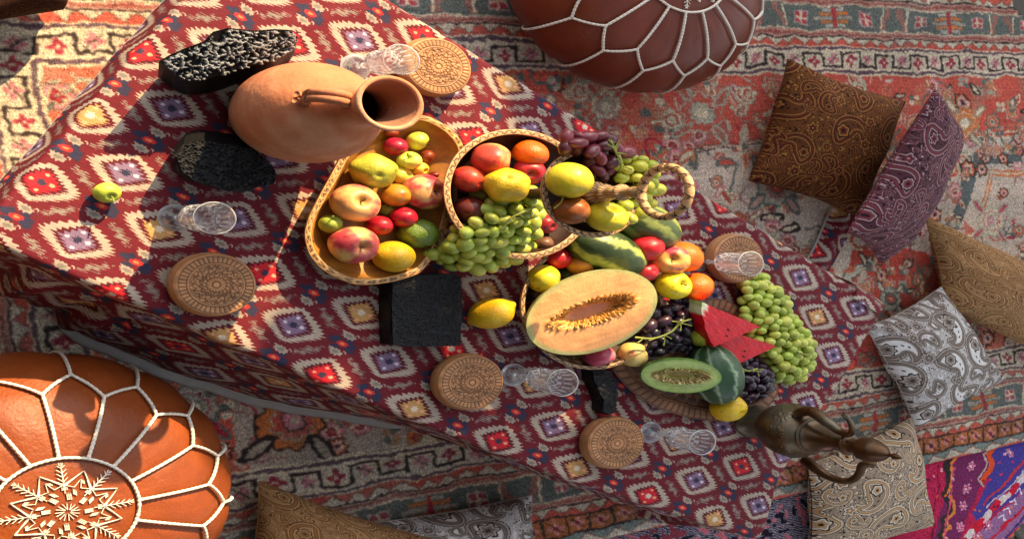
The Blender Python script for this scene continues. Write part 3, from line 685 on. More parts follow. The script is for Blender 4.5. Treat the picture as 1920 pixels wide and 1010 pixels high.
# ------------------------------------------------------------------ paisley pillows
def paisley_image(name, pal, seed, big=.22, busy=1.0, flowers=True):
    """pal: ground, dark line, mid, light, accent"""
    gd, dk, md, lt, ac = (hx(c) for c in pal)
    cv = Cv(0, 1, 0, 1, 1 / 620, gd); r = np.random.default_rng(seed); H = W = 620
    n = smooth_noise(H, W, 24, seed) ; n2 = smooth_noise(H, W, 9, seed + 1)
    # scrolling filler: contour lines of noise
    for q, c in ((.0, dk), (.16, lt), (.4, md), (-.22, md), (.62, dk), (-.5, lt), (-.7, dk), (.9, md), (1.15, lt), (-1.0, md), (1.4, dk), (-1.3, lt)):
        cv.a[abs(n + .35 * n2 - q) < .05] = c
    for _ in range(int(520 * busy)):
        x, y = r.uniform(0, 1, 2); s = r.uniform(.006, .012); cv.ell(x, y, s, s * r.uniform(.4, 1), r.uniform(0, 3), (dk, md, lt)[r.integers(3)])
    done = []
    for tries in range(900):
        s = big * (1 if tries < 150 else .6 if tries < 450 else .33) * r.uniform(.85, 1.1); x, y = r.uniform(-.03, 1.03, 2)
        if any(math.hypot(x - a, y - b) < (s + c) * .50 for a, b, c in done): continue
        done.append((x, y, s)); rot = r.uniform(0, 6.28); hand = 1 if r.random() < .5 else -1
        if flowers and s < big * .5 and r.random() < .5:
            cv.flower(x, y, s * .42, int(r.integers(5, 8)), ((1.3, dk), (1.12, lt), (.85, md), (.62, dk), (.5, ac), (.2, lt)), r.uniform(0, 6)); continue
        w = .028 * (.22 / max(s, .08)) ** .4
        Pp, rr_ = cv.paisley(x, y, s, rot, hand, ((-2.6 * w, dk), (-2.0 * w, md), (-.6 * w, lt), (.3 * w, dk), (.9 * w, ac), (2.7 * w, md), (3.3 * w, dk), (3.9 * w, lt), (5.0 * w, gd)))
        for k in range(4, 22, 2):      # beads round the outline and veins inside
            t = Pp[k + 1] - Pp[k - 1]; t = t / (np.hypot(*t) + 1e-9); nn_ = np.array([-t[1], t[0]])
            for sg in (1, -1): cv.ell(*(Pp[k] + nn_ * sg * (rr_[k] + s * .055)), s * .022, s * .022, 0, lt if k % 4 else dk)
        if s > big * .5:
            cv.flower(*Pp[5], s * r.uniform(.13, .2), int(r.integers(5, 10)), ((1.25, dk), (1.0, lt), (.78, md), (.55, ac), (.28, dk)), r.uniform(0, 6), r.uniform(.08, .22))
            for k in (9, 12, 15): cv.ell(*Pp[k], s * .05, s * .022, rot + k * .15, (dk, lt, ac)[k % 3])
    # weave
    cv.a = .92 * cv.a + .08 * cv.a.mean((0, 1))
    wv = r.normal(0, .05, (H, W, 1)) + r.normal(0, .03, (H, 1, 1)); cv.a *= 1 + wv
    return cv.image(name)
def pillow(label, corners, thick, image, back=.8, rough=.85, sheen=.0, group='paisley scatter cushions', dent=0.):
    """corners: four (px, py, z) going round; they lie on the seam"""
    Cn = [nat(U(*q)) for q in corners]; Cn = np.array(Cn); mid = Cn.mean(0)
    nrm = np.cross(Cn[1] - Cn[3], Cn[2] - Cn[0]); nrm /= np.linalg.norm(nrm)
    if nrm @ (nat(CAM) - mid) < 0: nrm = -nrm
    n = 45; u = np.linspace(-1, 1, n); u = np.sign(u) * (1 - (1 - abs(u)) ** 1.25); A, B = np.meshgrid(u, u, indexing='ij')
    pinch = lambda a, b: a * (1 - .085 * (1 - b * b) * abs(a) ** 3 - .02 * abs(a) ** 9 * abs(b) ** 9)
    a, b = pinch(A, B), pinch(B, A)
    P = ((1 - a)[..., None] * (1 - b)[..., None] * Cn[0] + (1 + a)[..., None] * (1 - b)[..., None] * Cn[1] + (1 + a)[..., None] * (1 + b)[..., None] * Cn[2] + (1 - a)[..., None] * (1 + b)[..., None] * Cn[3]) / 4
    hh = thick * (np.clip((1 - A ** 2) * (1 - B ** 2), 0, 1)) ** .50
    q = np.stack([A, B, A * 0], -1).reshape(-1, 3); hh = hh * (1 + .10 * vnoise(q, 2.2, len(label)).reshape(A.shape)) + .0035 * thick / .06 * np.sin(7 * np.arctan2(B, A) + 3 * A) * np.clip(np.hypot(A, B) - .3, 0, 1) * (hh > .004)
    mt_ = mat('pillow_cloth', image=image, rough=rough, spec=.2, bump=.4, bscale=500, vary=.08, vscale=120, sheen=sheen)
    root_c = mid.copy(); Vt = P + hh[..., None] * nrm; Vb = P - hh[..., None] * nrm * back
    Vt[..., 2] = np.maximum(Vt[..., 2], .012); Vb[..., 2] = np.maximum(Vb[..., 2], .011)
    uvg = np.stack([(A + 1) / 2, (B + 1) / 2], -1).reshape(-1, 2)
    w = wld(mid); root = empty('pillow', label, 'pillow', (w[0], w[1], max(.010, Vb[..., 2].min())), group)
    part('front_cover', wld(Vt.reshape(-1, 3)), gridf(n, n), mt_, root, uv=uvg)
    part('back_cover', wld(Vb.reshape(-1, 3)), gridf(n, n, flip=True), mt_, root, uv=uvg)
    ed = np.concatenate([P[:, 0], P[-1, 1:], P[::-1, -1][1:], P[0, ::-1][1:-1]]); ed[:, 2] = np.maximum(ed[:, 2], .013); tv, tf = tube_geo(ed, .0014, 6, True)
    part('seam', wld(tv), tf, mt_, root, uv=np.full((len(tv), 2), .03))
    # zip pull size label is not visible: left out
    return root
im_br = paisley_image('brown_paisley', ('5a3218', '27160f', '74431f', '9c6c35', '541d18'), 11, .25)
im_pu = paisley_image('plum_paisley', ('4b2831', '22131a', '70444f', 'a98a8c', '6b2c34'), 12, .23)
im_tn = paisley_image('tan_paisley', ('96714b', '4d3521', '815d3a', 'b18d60', '8c5f38'), 13, .22, .7)
im_gr = paisley_image('grey_paisley', ('d3d0ce', '37302d', '857970', 'aba198', '6d6159'), 14, .28, .8)
im_tp = paisley_image('taupe_paisley', ('857362', '2a201a', 'a3927e', 'd0c3ae', 'ab8455'), 15, .28)
im_dk = paisley_image('dark_paisley', ('3d2318', '1c110e', '54301f', '6e4a2c', '4d1f1a'), 16, .25)
pillow('dark brown paisley cushion half under the plum cushion', ((1476, 108, .075), (1700, 190, .12), (1614, 410, .055), (1402, 340, .04)), .072, im_br)
pillow('plum purple paisley cushion leaning on edge against the brown cushion', ((1754, 164, .26), (1792, 232, .06), (1648, 496, .03), (1588, 438, .21)), .085, im_pu, back=.35)
pillow('mustard tan paisley cushion at the right edge beside the plum cushion', ((1730, 402, .06), (1985, 512, .08), (2000, 690, .06), (1768, 580, .07)), .072, im_tn)
pillow('silver grey and white paisley cushion under the tan cushion', ((1622, 612, .06), (1765, 535, .07), (1884, 712, .05), (1716, 804, .055)), .070, im_gr)
pillow('taupe and cream paisley cushion under the spout of the ewer', ((1512, 868, .05), (1712, 776, .055), (1752, 985, .05), (1513, 1062, .05)), .070, im_tp)
pillow('ochre tan paisley cushion lying on top at the lower edge of the picture', ((484, 898, .06), (815, 1010, .10), (800, 1190, .10), (440, 1130, .06)), .068, im_tn)
pillow('pale grey paisley cushion behind the ochre one at the lower edge', ((640, 985, .05), (1000, 925, .05), (1018, 1130, .05), (640, 1160, .05)), .065, im_gr)
pillow('very dark brown paisley cushion cut off by the upper left corner', ((-140, -140, .10), (185, -105, .10), (120, 18, .06), (-130, 70, .06)), .060, im_dk)
# ------------------------------------------------------------------ things on the table
M_attr = mat('carved_wood', attr=True, rough=.55, spec=.4, bump=.25, bscale=260, vary=.16, vscale=26, stretch=(1, 4, 4))
M_tray = mat('oiled_wood', attr=True, rough=.38, spec=.5, bump=.2, bscale=200, vary=.22, vscale=18, stretch=(1.4, 6, 6))
M_black = mat('blackened_wood', color=(.075, .075, .078), rough=.5, spec=.35, bump=.5, bscale=160, vary=.35, vscale=24)
M_block = mat('worn_black_wood', attr=True, rough=.55, spec=.18, bump=.5, bscale=160, vary=.3, vscale=30)
M_clay = mat('terracotta', attr=True, rough=.85, spec=.2, bump=.5, bscale=130, bump2=.25, b2scale=22, vary=.16, vscale=20)
M_glass = bpy.data.materials.new('crystal_glass'); M_glass.use_nodes = True; _b = M_glass.node_tree.nodes['Principled BSDF']
_b.inputs['Transmission Weight'].default_value = 1; _b.inputs['Roughness'].default_value = 0; _b.inputs['IOR'].default_value = 1.5; _b.inputs['Base Color'].default_value = (.97, .98, 1, 1)
M_copper = mat('tarnished_copper', attr=True, rough=.38, metal=.55, spec=.5, bump=.35, bscale=120, bump2=.2, b2scale=20, vary=.3, vscale=24)

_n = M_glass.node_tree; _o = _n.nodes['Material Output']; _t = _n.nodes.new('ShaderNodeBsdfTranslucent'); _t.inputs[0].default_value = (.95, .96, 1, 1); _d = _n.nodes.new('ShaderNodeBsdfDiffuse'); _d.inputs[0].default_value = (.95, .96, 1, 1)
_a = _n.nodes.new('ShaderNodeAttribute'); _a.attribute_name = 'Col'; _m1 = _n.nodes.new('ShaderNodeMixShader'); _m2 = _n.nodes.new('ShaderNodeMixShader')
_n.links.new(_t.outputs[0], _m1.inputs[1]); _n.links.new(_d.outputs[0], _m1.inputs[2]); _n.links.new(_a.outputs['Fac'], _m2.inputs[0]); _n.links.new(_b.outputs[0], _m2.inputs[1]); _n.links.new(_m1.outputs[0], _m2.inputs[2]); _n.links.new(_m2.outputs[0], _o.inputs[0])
# terracotta amphora
c = U(503, 221, T); va = empty('terracotta_amphora', 'big round terracotta amphora with wide flared mouth and curled handles', 'amphora', c)
outer = [(.045, .001), (.060, .004), (.078, .030), (.093, .070), (.0995, .115), (.097, .155), (.085, .190), (.064, .222), (.045, .248), (.036, .272), (.0335, .292), (.036, .312), (.042, .328), (.046, .337), (.0475, .342)]
VS = np.array([.955, .975]); o2 = spline(np.array([(r, z) for r, z in outer]), 60) * VS; i2 = spline(np.array([(.0455, .345), (.041, .341), (.037, .328), (.030, .305), (.028, .290), (.031, .270), (.038, .250), (.056, .222), (.076, .188), (.085, .15), (.08, .09), (.05, .03), (.002, .022)]), 40) * VS
def clay_col(V, dark=0):
    n = vnoise(V * [1, 1, 1.6], 16, 1); n2 = vnoise(V, 60, 4); r_ = np.sin(V[:, 2] * 900 + n * 2) * .12
    a = sm(-.9, 1.1, n + .5 * n2 + r_)[:, None]; return hx('bd7653') * (1 - a) + hx('d09a7a') * a - dark
V_, F_ = lathe(o2, 72, True, False); part('body', place(V_, c), F_, M_clay, va, col=clay_col(V_))
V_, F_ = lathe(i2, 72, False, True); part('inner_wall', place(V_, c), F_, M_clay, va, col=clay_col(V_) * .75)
ra = np.linspace(0, 2 * math.pi, 72, endpoint=False); tv, tf = tube_geo(np.stack([.0442 * np.cos(ra), .0442 * np.sin(ra), .3345 + 0 * ra], 1), .0042, 10, True); part('lip', place(tv, c), tf, M_clay, va, col=clay_col(tv))
for a0 in (math.radians(172), math.radians(-8)):
    d = np.array([math.cos(a0), math.sin(a0)]); hp = spline([(.031, .285), (.044, .292), (.060, .282), (.068, .262), (.066, .240), (.058, .228), (.062, .218), (.071, .221)], 40)
    for off in (-.0055, .0055):
        Pp = np.stack([hp[:, 0] * d[0] - off * d[1], hp[:, 0] * d[1] + off * d[0], hp[:, 1]], 1); tv, tf = tube_geo(Pp, np.linspace(.0085, .0055, len(Pp)), 10); part('handle', place(tv, c), tf, M_clay, va, col=clay_col(tv) * .95)

# carved round boxes
def lid_geo(R=.0605, H=.034):
    nr_, ns = 46, 176; th = np.linspace(0, 2 * math.pi, ns, endpoint=False); rr = np.linspace(0.0, 1, nr_ + 1)[1:]
    A, B = np.meshgrid(rr, th, indexing='ij'); z = np.zeros_like(A); cut = np.zeros_like(A)
    teeth = (A > .73) & (A < .90); ft = abs(((B * 44 / (2 * math.pi)) % 1) - .5); cut = np.maximum(cut, teeth * sm(.30, .42, ft)); cut = np.maximum(cut, ((A > .70) & (A < .73)) * 1.); cut = np.maximum(cut, (abs(A - .905) < .012) * .9)
    cut = np.maximum(cut, (abs(A - .66) < .012) * .6)
    ins = A < .64
    for (a0, am, w) in ((.50, .09, .020), (.33, .09, .020), (.40, -.07, .014), (.22, .05, .018)):
        cut = np.maximum(cut, ins * (abs(A - a0 - am * np.abs(np.cos(B * 8 + a0 * 5))) < w) * .85)
    cut = np.maximum(cut, ins * (A > .12) * (np.sin(B * 16 + 14 * A) > .75) * .6); cut = np.maximum(cut, ins * (A > .3) * (np.sin(B * 24 - 22 * A) > .86) * .6); cut = np.maximum(cut, (abs(A - .10) < .02) * .8)
    z = H - .0016 * cut - .004 * sm(.9, 1.0, A) ** 2
    V = np.stack([A * R * np.cos(B), A * R * np.sin(B), z], -1).reshape(-1, 3); V = np.concatenate([[[0, 0, H]], V])
    n = vnoise(V * [1, 5, 1], 40, 8)[:, None] * .10 + 1; cc = np.concatenate([[0], cut.ravel()])[:, None]
    col = (hx('b5835a') * (1 - cc) + hx('64432a') * cc) * n
    F_ = [(0, 1 + i, 1 + (i + 1) % ns) for i in range(ns)] + gridf(nr_, ns, False, True, off=1)
    return V, F_, col
LV, LF, LC = lid_geo()
side = np.array([(.048, .0), (.058, .003), (.0625, .012), (.0625, .021), (.0605, .0305)]); SV, SF = lathe(spline(side, 16), 72, True, False)
lidm = mesh_data('lid', wld(LV), LF, col=LC, mats=(M_attr,)); sidem = mesh_data('box_body', wld(SV), SF, col=np.tile(hx('a87850'), (len(SV), 1)) * (1 + .12 * vnoise(SV * [1, 1, 6], 40, 2)[:, None]), mats=(M_attr,))
tabm = None; bx = MB(); tv, tf = tube_geo([(-.060, .012, .026), (-.066, .014, .026), (-.069, .015, .025)], [.004, .0045, .003], 8); bx.add(tv, tf)
def round_box(px, py, lab, sc=1.):
    w = U(px, py, T); r = empty('round_box', lab, 'carved box', (w[0], w[1], T), 'round carved wooden boxes'); r.scale = (sc, sc, sc)
    for nm, me in (('box_body', sidem), ('lid', lidm)):
        o = bpy.data.objects.new(nm, me); C.objects.link(o); o.parent = r
    return r
def base_px(px, py, dz): w = U(px, py, T + dz); return P_(np.array([w[0], w[1], T]))
def P_(w): d = np.asarray(w) - CAM; Z = d @ FW; return CX + F * (d @ RT) / Z, CY - F * (d @ UP) / Z
for px, py, lab in ((823, 125, 'pale round carved box in full sun beside the mouth of the amphora'), (406, 534, 'round carved box with a knotty dark lid near the lower left edge of the cloth'),
                    (886, 717, 'round carved box half in shade below the black square block'), (1158, 831, 'round carved box lowest on the cloth next to a tipped glass'), (1388, 485, 'round carved box under a glass beside the green grapes')):
    round_box(*base_px(px, py, .034), lab)

# cut crystal glasses
def glass(px, py, lab):
    w = U(px, py, T); r = empty('crystal_glass', lab, 'wine glass', (w[0], w[1], T), 'cut crystal wine glasses')
    if glass.m is None:
        ft, ff = lathe([(.0245, .0005), (.026, .0012), (.0255, .0022), (.016, .0035), (.006, .0065), (.0045, .0085)], 40)
        sp = spline(np.array([(.0045, .0087), (.0035, .016), (.0042, .023), (.0066, .027), (.0042, .031), (.0036, .040), (.0045, .050), (.007, .0545)]), 40); stv, stf = lathe(sp, 16)
        ou = spline(np.array([(.006, .0548), (.018, .060), (.025, .070), (.0255, .082), (.0245, .092), (.026, .108), (.0285, .124), (.0300, .1315)]), 34); inn = spline(np.array([(.0288, .1318), (.0268, .122), (.0240, .106), (.0224, .092), (.0232, .082), (.0225, .073), (.015, .065), (.0015, .063)]), 24)
        V, Fx = lathe(np.concatenate([ou, inn]), 64); no = len(ou) * 64
        th = np.arctan2(V[:, 1], V[:, 0]); z = V[:, 2]; rr = np.hypot(V[:, 0], V[:, 1])
        cut = np.zeros(len(V)); o = np.arange(len(V)) < no
        cut[o] = np.maximum(np.abs(np.sin(th * 6 + z * 170)) > .93, np.abs(np.sin(th * 6 - z * 170)) > .93)[o] * ((z > .060) & (z < .096))[o] * .0011
        star = np.abs(np.sin(th * 4)) ** .5; cut[o] = np.maximum(cut[o], (((np.abs(np.sin(th * 8 + 40 * (z - .11) * np.sign(np.sin(th * 4)))) > .9) & (z > .1) & (z < .120))[o]) * .0009)
        k_ = 1 - cut / np.maximum(rr, 1e-4); V[:, 0] *= k_; V[:, 1] *= k_
        ec = np.where(cut > 0, .62, .10); ec = np.where(z > .1295, .60, ec); ec[no:] = .02; g3 = lambda e: np.repeat(np.clip(np.asarray(e, float), 0, 1)[:, None], 3, 1); fr = np.hypot(ft[:, 0], ft[:, 1])  # white painted into the glass, strongest at cuts and rims, for bright highlights
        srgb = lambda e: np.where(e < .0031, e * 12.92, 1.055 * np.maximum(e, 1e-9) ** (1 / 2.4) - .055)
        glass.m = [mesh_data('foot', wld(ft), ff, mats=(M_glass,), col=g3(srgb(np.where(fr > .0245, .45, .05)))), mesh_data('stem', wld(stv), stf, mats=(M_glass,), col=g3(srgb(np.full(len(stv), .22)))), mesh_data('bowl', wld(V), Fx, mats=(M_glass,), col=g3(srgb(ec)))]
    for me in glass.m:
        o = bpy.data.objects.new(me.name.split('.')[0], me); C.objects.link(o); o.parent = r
glass.m = None
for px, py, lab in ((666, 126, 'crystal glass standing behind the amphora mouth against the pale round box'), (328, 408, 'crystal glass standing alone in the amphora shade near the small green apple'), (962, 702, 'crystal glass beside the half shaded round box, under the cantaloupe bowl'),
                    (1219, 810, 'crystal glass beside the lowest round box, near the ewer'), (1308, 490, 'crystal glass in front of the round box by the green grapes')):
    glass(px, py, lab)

# black carved printing blocks
def height_cv(name, seed, W_=1.0, H_=.5):
    cv = Cv(0, W_, 0, H_, .006, 0.); r = np.random.default_rng(seed)
    for k in range(int(85 * (1 if H_ < .6 else 1.6))):
        x, y = r.uniform(0, W_), r.uniform(0, H_); s = r.uniform(.075, .135)
        if k % 5 == 0:
            cv.ell(x, y, s * .62, s * .62, 0, 0.)
            for q in range(7): a = q * .898 + k; cv.ell(x + s * .34 * math.cos(a), y + s * .34 * math.sin(a), s * .22, s * .10, a, 1.)
            cv.ell(x, y, s * .11, s * .11, 0, 1.)
        else:
            a = r.uniform(0, 6.3); h_ = 1 if k % 2 else -1; t = np.linspace(0, 1, 12); aa = a + h_ * 3.0 * t ** 1.3; p = np.cumsum(np.stack([np.cos(aa), np.sin(aa)], 1), 0) * s * .22 + [x, y]
            cv.line(p, .030, 0.); cv.line(p, .013, 1.)
            for j in (2, 4, 6, 8):
                for sg in (1, -1): b_ = aa[j] + sg * .9; cv.ell(p[j][0] + .022 * math.cos(b_), p[j][1] + .022 * math.sin(b_), .020, .0085, b_, 1.)
    return cv.a[..., 0]
def block(label, top, ztop, bottom, zbot, seed, relief=.004, n=90, mt=None, worn='2b2b2d'):
    """top / bottom: matching outlines in photograph pixels"""
    top = np.array(top, float); m_ = len(top)
    zt = np.broadcast_to(np.asarray(ztop, float), (m_,)); Pt = np.array([nat(U(x, y, z)) for (x, y), z in zip(top, zt)]); Pb = np.array([nat(U(x, y, zbot)) for x, y in bottom])
    w = wld(Pb.mean(0)); root = empty('printing_block', label, 'wood block', (w[0], w[1], zbot), 'black carved printing blocks')
    idx = np.linspace(0, m_, m_ * 6, endpoint=False); cl = lambda P: np.stack([np.interp(idx, np.arange(m_ + 1), np.append(P[:, k], P[0, k])) for k in range(3)], 1)
    Qt, Qb = cl(Pt), cl(Pb); nq = len(Qt); cen = Qt.mean(0); A_ = Qt - cen
    _, _, vt = np.linalg.svd(A_, full_matrices=False); nrm = vt[2] * np.sign(vt[2][2])
    wob = (.0012 * vnoise(Qt, 90, seed))[:, None]
    V = np.concatenate([Qt - nrm * .001, (Qt * .66 + Qb * .34) + wob * (A_ / np.linalg.norm(A_, axis=1)[:, None]), Qt * .3 + Qb * .7 + wob * 1.5 * (A_ / np.linalg.norm(A_, axis=1)[:, None]), Qb]); Fb = gridf(4, nq, False, True, flip=True) + [tuple(3 * nq + k for k in range(nq))[::-1]]
    part('block_body', wld(V), Fb, mt or M_black, root, smooth=False)
    ln_ = (A_ @ vt[0]).min(), (A_ @ vt[0]).max(); wd = (A_ @ vt[1]).min(), (A_ @ vt[1]).max(); Lx, Ly = ln_[1] - ln_[0], wd[1] - wd[0]
    hm = height_cv('h', seed, 1.0, max(.3, Ly / Lx)); nu, nv = n, max(16, int(n * Ly / Lx))
    a, b = np.meshgrid(np.linspace(*ln_, nu), np.linspace(*wd, nv), indexing='ij')
    h = hm[np.clip(((b - wd[0]) / Lx / .006).astype(int), 0, hm.shape[0] - 1), np.clip(((a - ln_[0]) / Lx / .006).astype(int), 0, hm.shape[1] - 1)]
    h = (2 * h + np.roll(h, 1, 0) + np.roll(h, 1, 1) + np.roll(h, -1, 0) + np.roll(h, -1, 1)) / 6
    G = cen + a[..., None] * vt[0] + b[..., None] * vt[1] + (.0022 + relief * h)[..., None] * nrm
    t2 = np.stack([A_ @ vt[0], A_ @ vt[1]], 1); ins = np.zeros(a.shape, bool); j = nq - 1
    for i in range(nq):
        (xi, yi), (xj, yj) = t2[i], t2[j]
        if yi != yj: ins ^= ((yi > b) != (yj > b)) & (a < (xj - xi) * (b - yi) / (yj - yi) + xi)
        j = i
    fl = ins.ravel(); Fg = [f for f in gridf(nu, nv) if all(fl[k] for k in f)]
    if np.cross(vt[0], vt[1]) @ nrm < 0: Fg = [f[::-1] for f in Fg]
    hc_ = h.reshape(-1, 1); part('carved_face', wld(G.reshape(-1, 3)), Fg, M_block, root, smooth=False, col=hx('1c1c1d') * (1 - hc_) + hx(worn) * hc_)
    base = cen - nrm * .0012; V = np.concatenate([[base], Qt - nrm * .0008]); part('ground_face', wld(V), [(0, 1 + i, 1 + (i + 1) % nq) for i in range(nq)], mt or M_black, root, smooth=False)
    return root
tA = [(298, 116), (318, 104), (345, 92), (383, 78), (400, 60), (428, 53), (455, 56), (480, 58), (515, 55), (545, 57), (556, 70), (553, 82), (545, 92), (515, 112), (470, 124), (442, 130), (420, 140), (385, 148), (348, 150), (330, 142), (312, 128)]
zA = [.072 + .034 * ((150 - y) / 95) for x, y in tA]
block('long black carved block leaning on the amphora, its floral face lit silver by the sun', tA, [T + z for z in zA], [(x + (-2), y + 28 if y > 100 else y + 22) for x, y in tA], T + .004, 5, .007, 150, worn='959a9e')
tB = [(326, 292), (345, 270), (372, 263), (405, 268), (440, 272), (470, 278), (500, 300), (520, 328), (510, 346), (480, 352), (455, 362), (425, 358), (395, 350), (360, 340), (338, 322)]
zB = [.050 - .030 * ((362 - y) / 95) * 0 for x, y in tB]
block('oval black carved block lying in the shade below the amphora', tB, [T + z for z in zB], [(x + 4, y - 20) if y < 300 else (x - 14, y - 4) for x, y in tB], T + .003, 6, .004, 120)
tC = [(733, 516), (768, 517), (800, 515), (835, 513), (862, 516), (866, 560), (864, 605), (862, 648), (820, 649), (780, 650), (735, 647), (732, 600), (733, 560)]
block('square black carved block next to the tray and the lemon', tC, T + .034, base_list := [base_px(x, y, .034) for x, y in tC], T + .001, 7, .0018, 120, worn='222326')
tD = [(1108, 694), (1128, 692), (1146, 696), (1149, 712), (1157, 738), (1154, 758), (1157, 771), (1142, 777), (1128, 771), (1128, 750), (1118, 728), (1109, 712)]
block('small black block with scalloped edge standing between the cantaloupe bowl and the lowest box', tD, T + .026, [base_px(x, y, .026) for x, y in tD], T + .001, 8, .003, 50)

# ------------------------------------------------------------------ bowls, tray, board
def wave_rim(A, B, n, seed=0):
    """A 0..1 across, B angle: burnt scroll line"""
    y = (A - .5) * 2; ph = B * n; d = abs(y - .55 * np.sin(ph)); d2 = abs(y + .55 * np.sin(ph) * 0 - .55 * np.sin(ph + 1.1))
    return np.clip((d < .26) * 1. + ((abs(A - .04) < .05) | (abs(A - .96) < .05)) * .8 + (abs(np.sin(ph / 2 + .5)) > .94) * (abs(y) < .5) * .6, 0, 1)
def ring_chain(A, B, n):
    f = ((B * n / (2 * math.pi)) % 1) - .5; x = f * 1.0; y = (A - .45) * 1.1; r_ = np.hypot(x, y)
    return np.clip((abs(r_ - .30) < .075) * 1. + (r_ < .12) * .9 + (A > .93) * .7 + (A < .05) * .6, 0, 1)
def outline_fn(kind):
    if kind is None: return lambda th: np.ones_like(th)
def bowl(name, label, cat, c, Rf, rimw, H, floor, pat, cols, nrep, wood, group=None, base_r=.55, inner_pat=0, parent=None, z0=0., sc_floor=.72):
    """c natural base centre (z = where it stands); Rf(theta) outer rim radius"""
    root = parent or empty(name, label, cat, wld(c), group)
    ns = 240; th = np.linspace(0, 2 * math.pi, ns, endpoint=False); R = Rf(th); wd_, bk, inn, out_ = (hx(x) for x in cols); c = np.array([c[0], c[1], c[2] + z0])
    # rim
    nr_ = 11; a = np.linspace(0, 1, nr_); A, B = np.meshgrid(a, th, indexing='ij'); r = R[None] - rimw * A
    z = H - .0015 * (2 * A - 1) ** 2; pt = pat(A, B, nrep); P = np.stack([r * np.cos(B), r * np.sin(B), z - .0008 * pt], -1).reshape(-1, 3)
    nz = 1 + .10 * vnoise(P, 60, 3)[:, None]; part('rim', wld(P + c), gridf(nr_, ns, False, True), wood, root, col=(wd_ * (1 - pt.reshape(-1, 1)) + bk * pt.reshape(-1, 1)) * nz)
    # inner wall and floor
    ni = 26; f = np.linspace(0, 1, ni); rr = (R - rimw)[None] * np.where(f < .45, 1 - (1 - sc_floor) * sm(0, .45, f) * 1, sc_floor * (1 - (f - .45) / .55) + 1e-4)[:, None]
    zz = np.where(f < .45, H - .0015 - (H - floor) * (f / .45) ** .8, floor)[:, None] + 0 * rr; B2 = np.broadcast_to(th, rr.shape); P = np.stack([rr * np.cos(B2), rr * np.sin(B2), zz], -1).reshape(-1, 3)
    pt = np.zeros(rr.shape)
    if inner_pat:
        F2 = np.broadcast_to(f[:, None], rr.shape); ph = B2 * inner_pat
        pt = ((abs(np.sin(ph)) * np.sin(F2 * 14 + .6) ** 2 > .33) & (F2 < .55)) * .85; pt = np.maximum(pt, (abs(np.sin(F2 * 24)) > .93) * .8); pt = np.maximum(pt, (np.sin(ph * 2 + F2 * 30) > .6) * .7)
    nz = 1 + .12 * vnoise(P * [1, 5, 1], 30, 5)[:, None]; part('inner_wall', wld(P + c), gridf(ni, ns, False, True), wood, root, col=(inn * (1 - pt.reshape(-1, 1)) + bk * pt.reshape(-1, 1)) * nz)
    # outer wall
    no = 14; f = np.linspace(0, 1, no); rr = R[None] * (1 - (1 - base_r) * f ** 1.5)[:, None]; zz = (H - .0015) * (1 - f)[:, None] + .0006 + 0 * rr; B2 = np.broadcast_to(th, rr.shape); P = np.stack([rr * np.cos(B2), rr * np.sin(B2), zz], -1).reshape(-1, 3)
    part('outer_wall', wld(P + c), gridf(no, ns, False, True, flip=True) + [tuple((no - 1) * ns + k for k in range(ns))[::-1]], wood, root, col=out_ * (1 + .10 * vnoise(P * [1, 1, 5], 40, 6)[:, None]))
    return root
def outline(px_list, z):
    Q_ = np.array(px_list + px_list[:1], float); Q_ = np.concatenate([Q_[i] + (Q_[i + 1] - Q_[i]) * np.linspace(0, 1, 14)[:-1, None] for i in range(len(px_list))]); P = np.array([nat(U(x, y, z))[:2] for x, y in Q_]); c = P.mean(0); c = (P.max(0) + P.min(0)) / 2
    d = P - c; th = np.arctan2(d[:, 1], d[:, 0]); r = np.hypot(*d.T); o = np.argsort(th); th, r = th[o], r[o]
    th3 = np.concatenate([th - 2 * math.pi, th, th + 2 * math.pi]); r3 = np.tile(r, 3)
    def fn(t):
        t = (np.asarray(t) + math.pi) % (2 * math.pi) - math.pi; q = np.interp(t, th3, r3)
        for _ in range(6): q = .25 * np.roll(q, 1) + .5 * q + .25 * np.roll(q, -1)
        return q
    return c, fn
TRAY = [(775, 211), (815, 221), (848, 242), (867, 264), (873, 285), (866, 320), (855, 360), (845, 400), (836, 432), (815, 480), (788, 513), (740, 528), (700, 534), (665, 534), (630, 521), (600, 502), (579, 475), (571, 440), (579, 408), (606, 355), (641, 292), (680, 247), (715, 222), (745, 211)]
tc, tf_ = outline(TRAY, T + .046)
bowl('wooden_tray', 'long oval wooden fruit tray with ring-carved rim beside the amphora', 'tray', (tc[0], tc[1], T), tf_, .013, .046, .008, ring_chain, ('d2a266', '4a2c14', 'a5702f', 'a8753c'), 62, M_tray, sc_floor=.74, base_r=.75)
# big bowl
bc = nat(U(1117, 572, T + .060)); Rb = Rn(U(1117, 572, T + .06), 121)
bowl('fruit_bowl', 'wide shallow carved wooden bowl holding the cut cantaloupe', 'bowl', (bc[0], bc[1], T), lambda t: Rb + 0 * t, .008, .060, .016, wave_rim, ('bd9c76', '3a2418', 'a98a68', '9a7a58'), 46, M_attr, inner_pat=15, sc_floor=.80, base_r=.6)
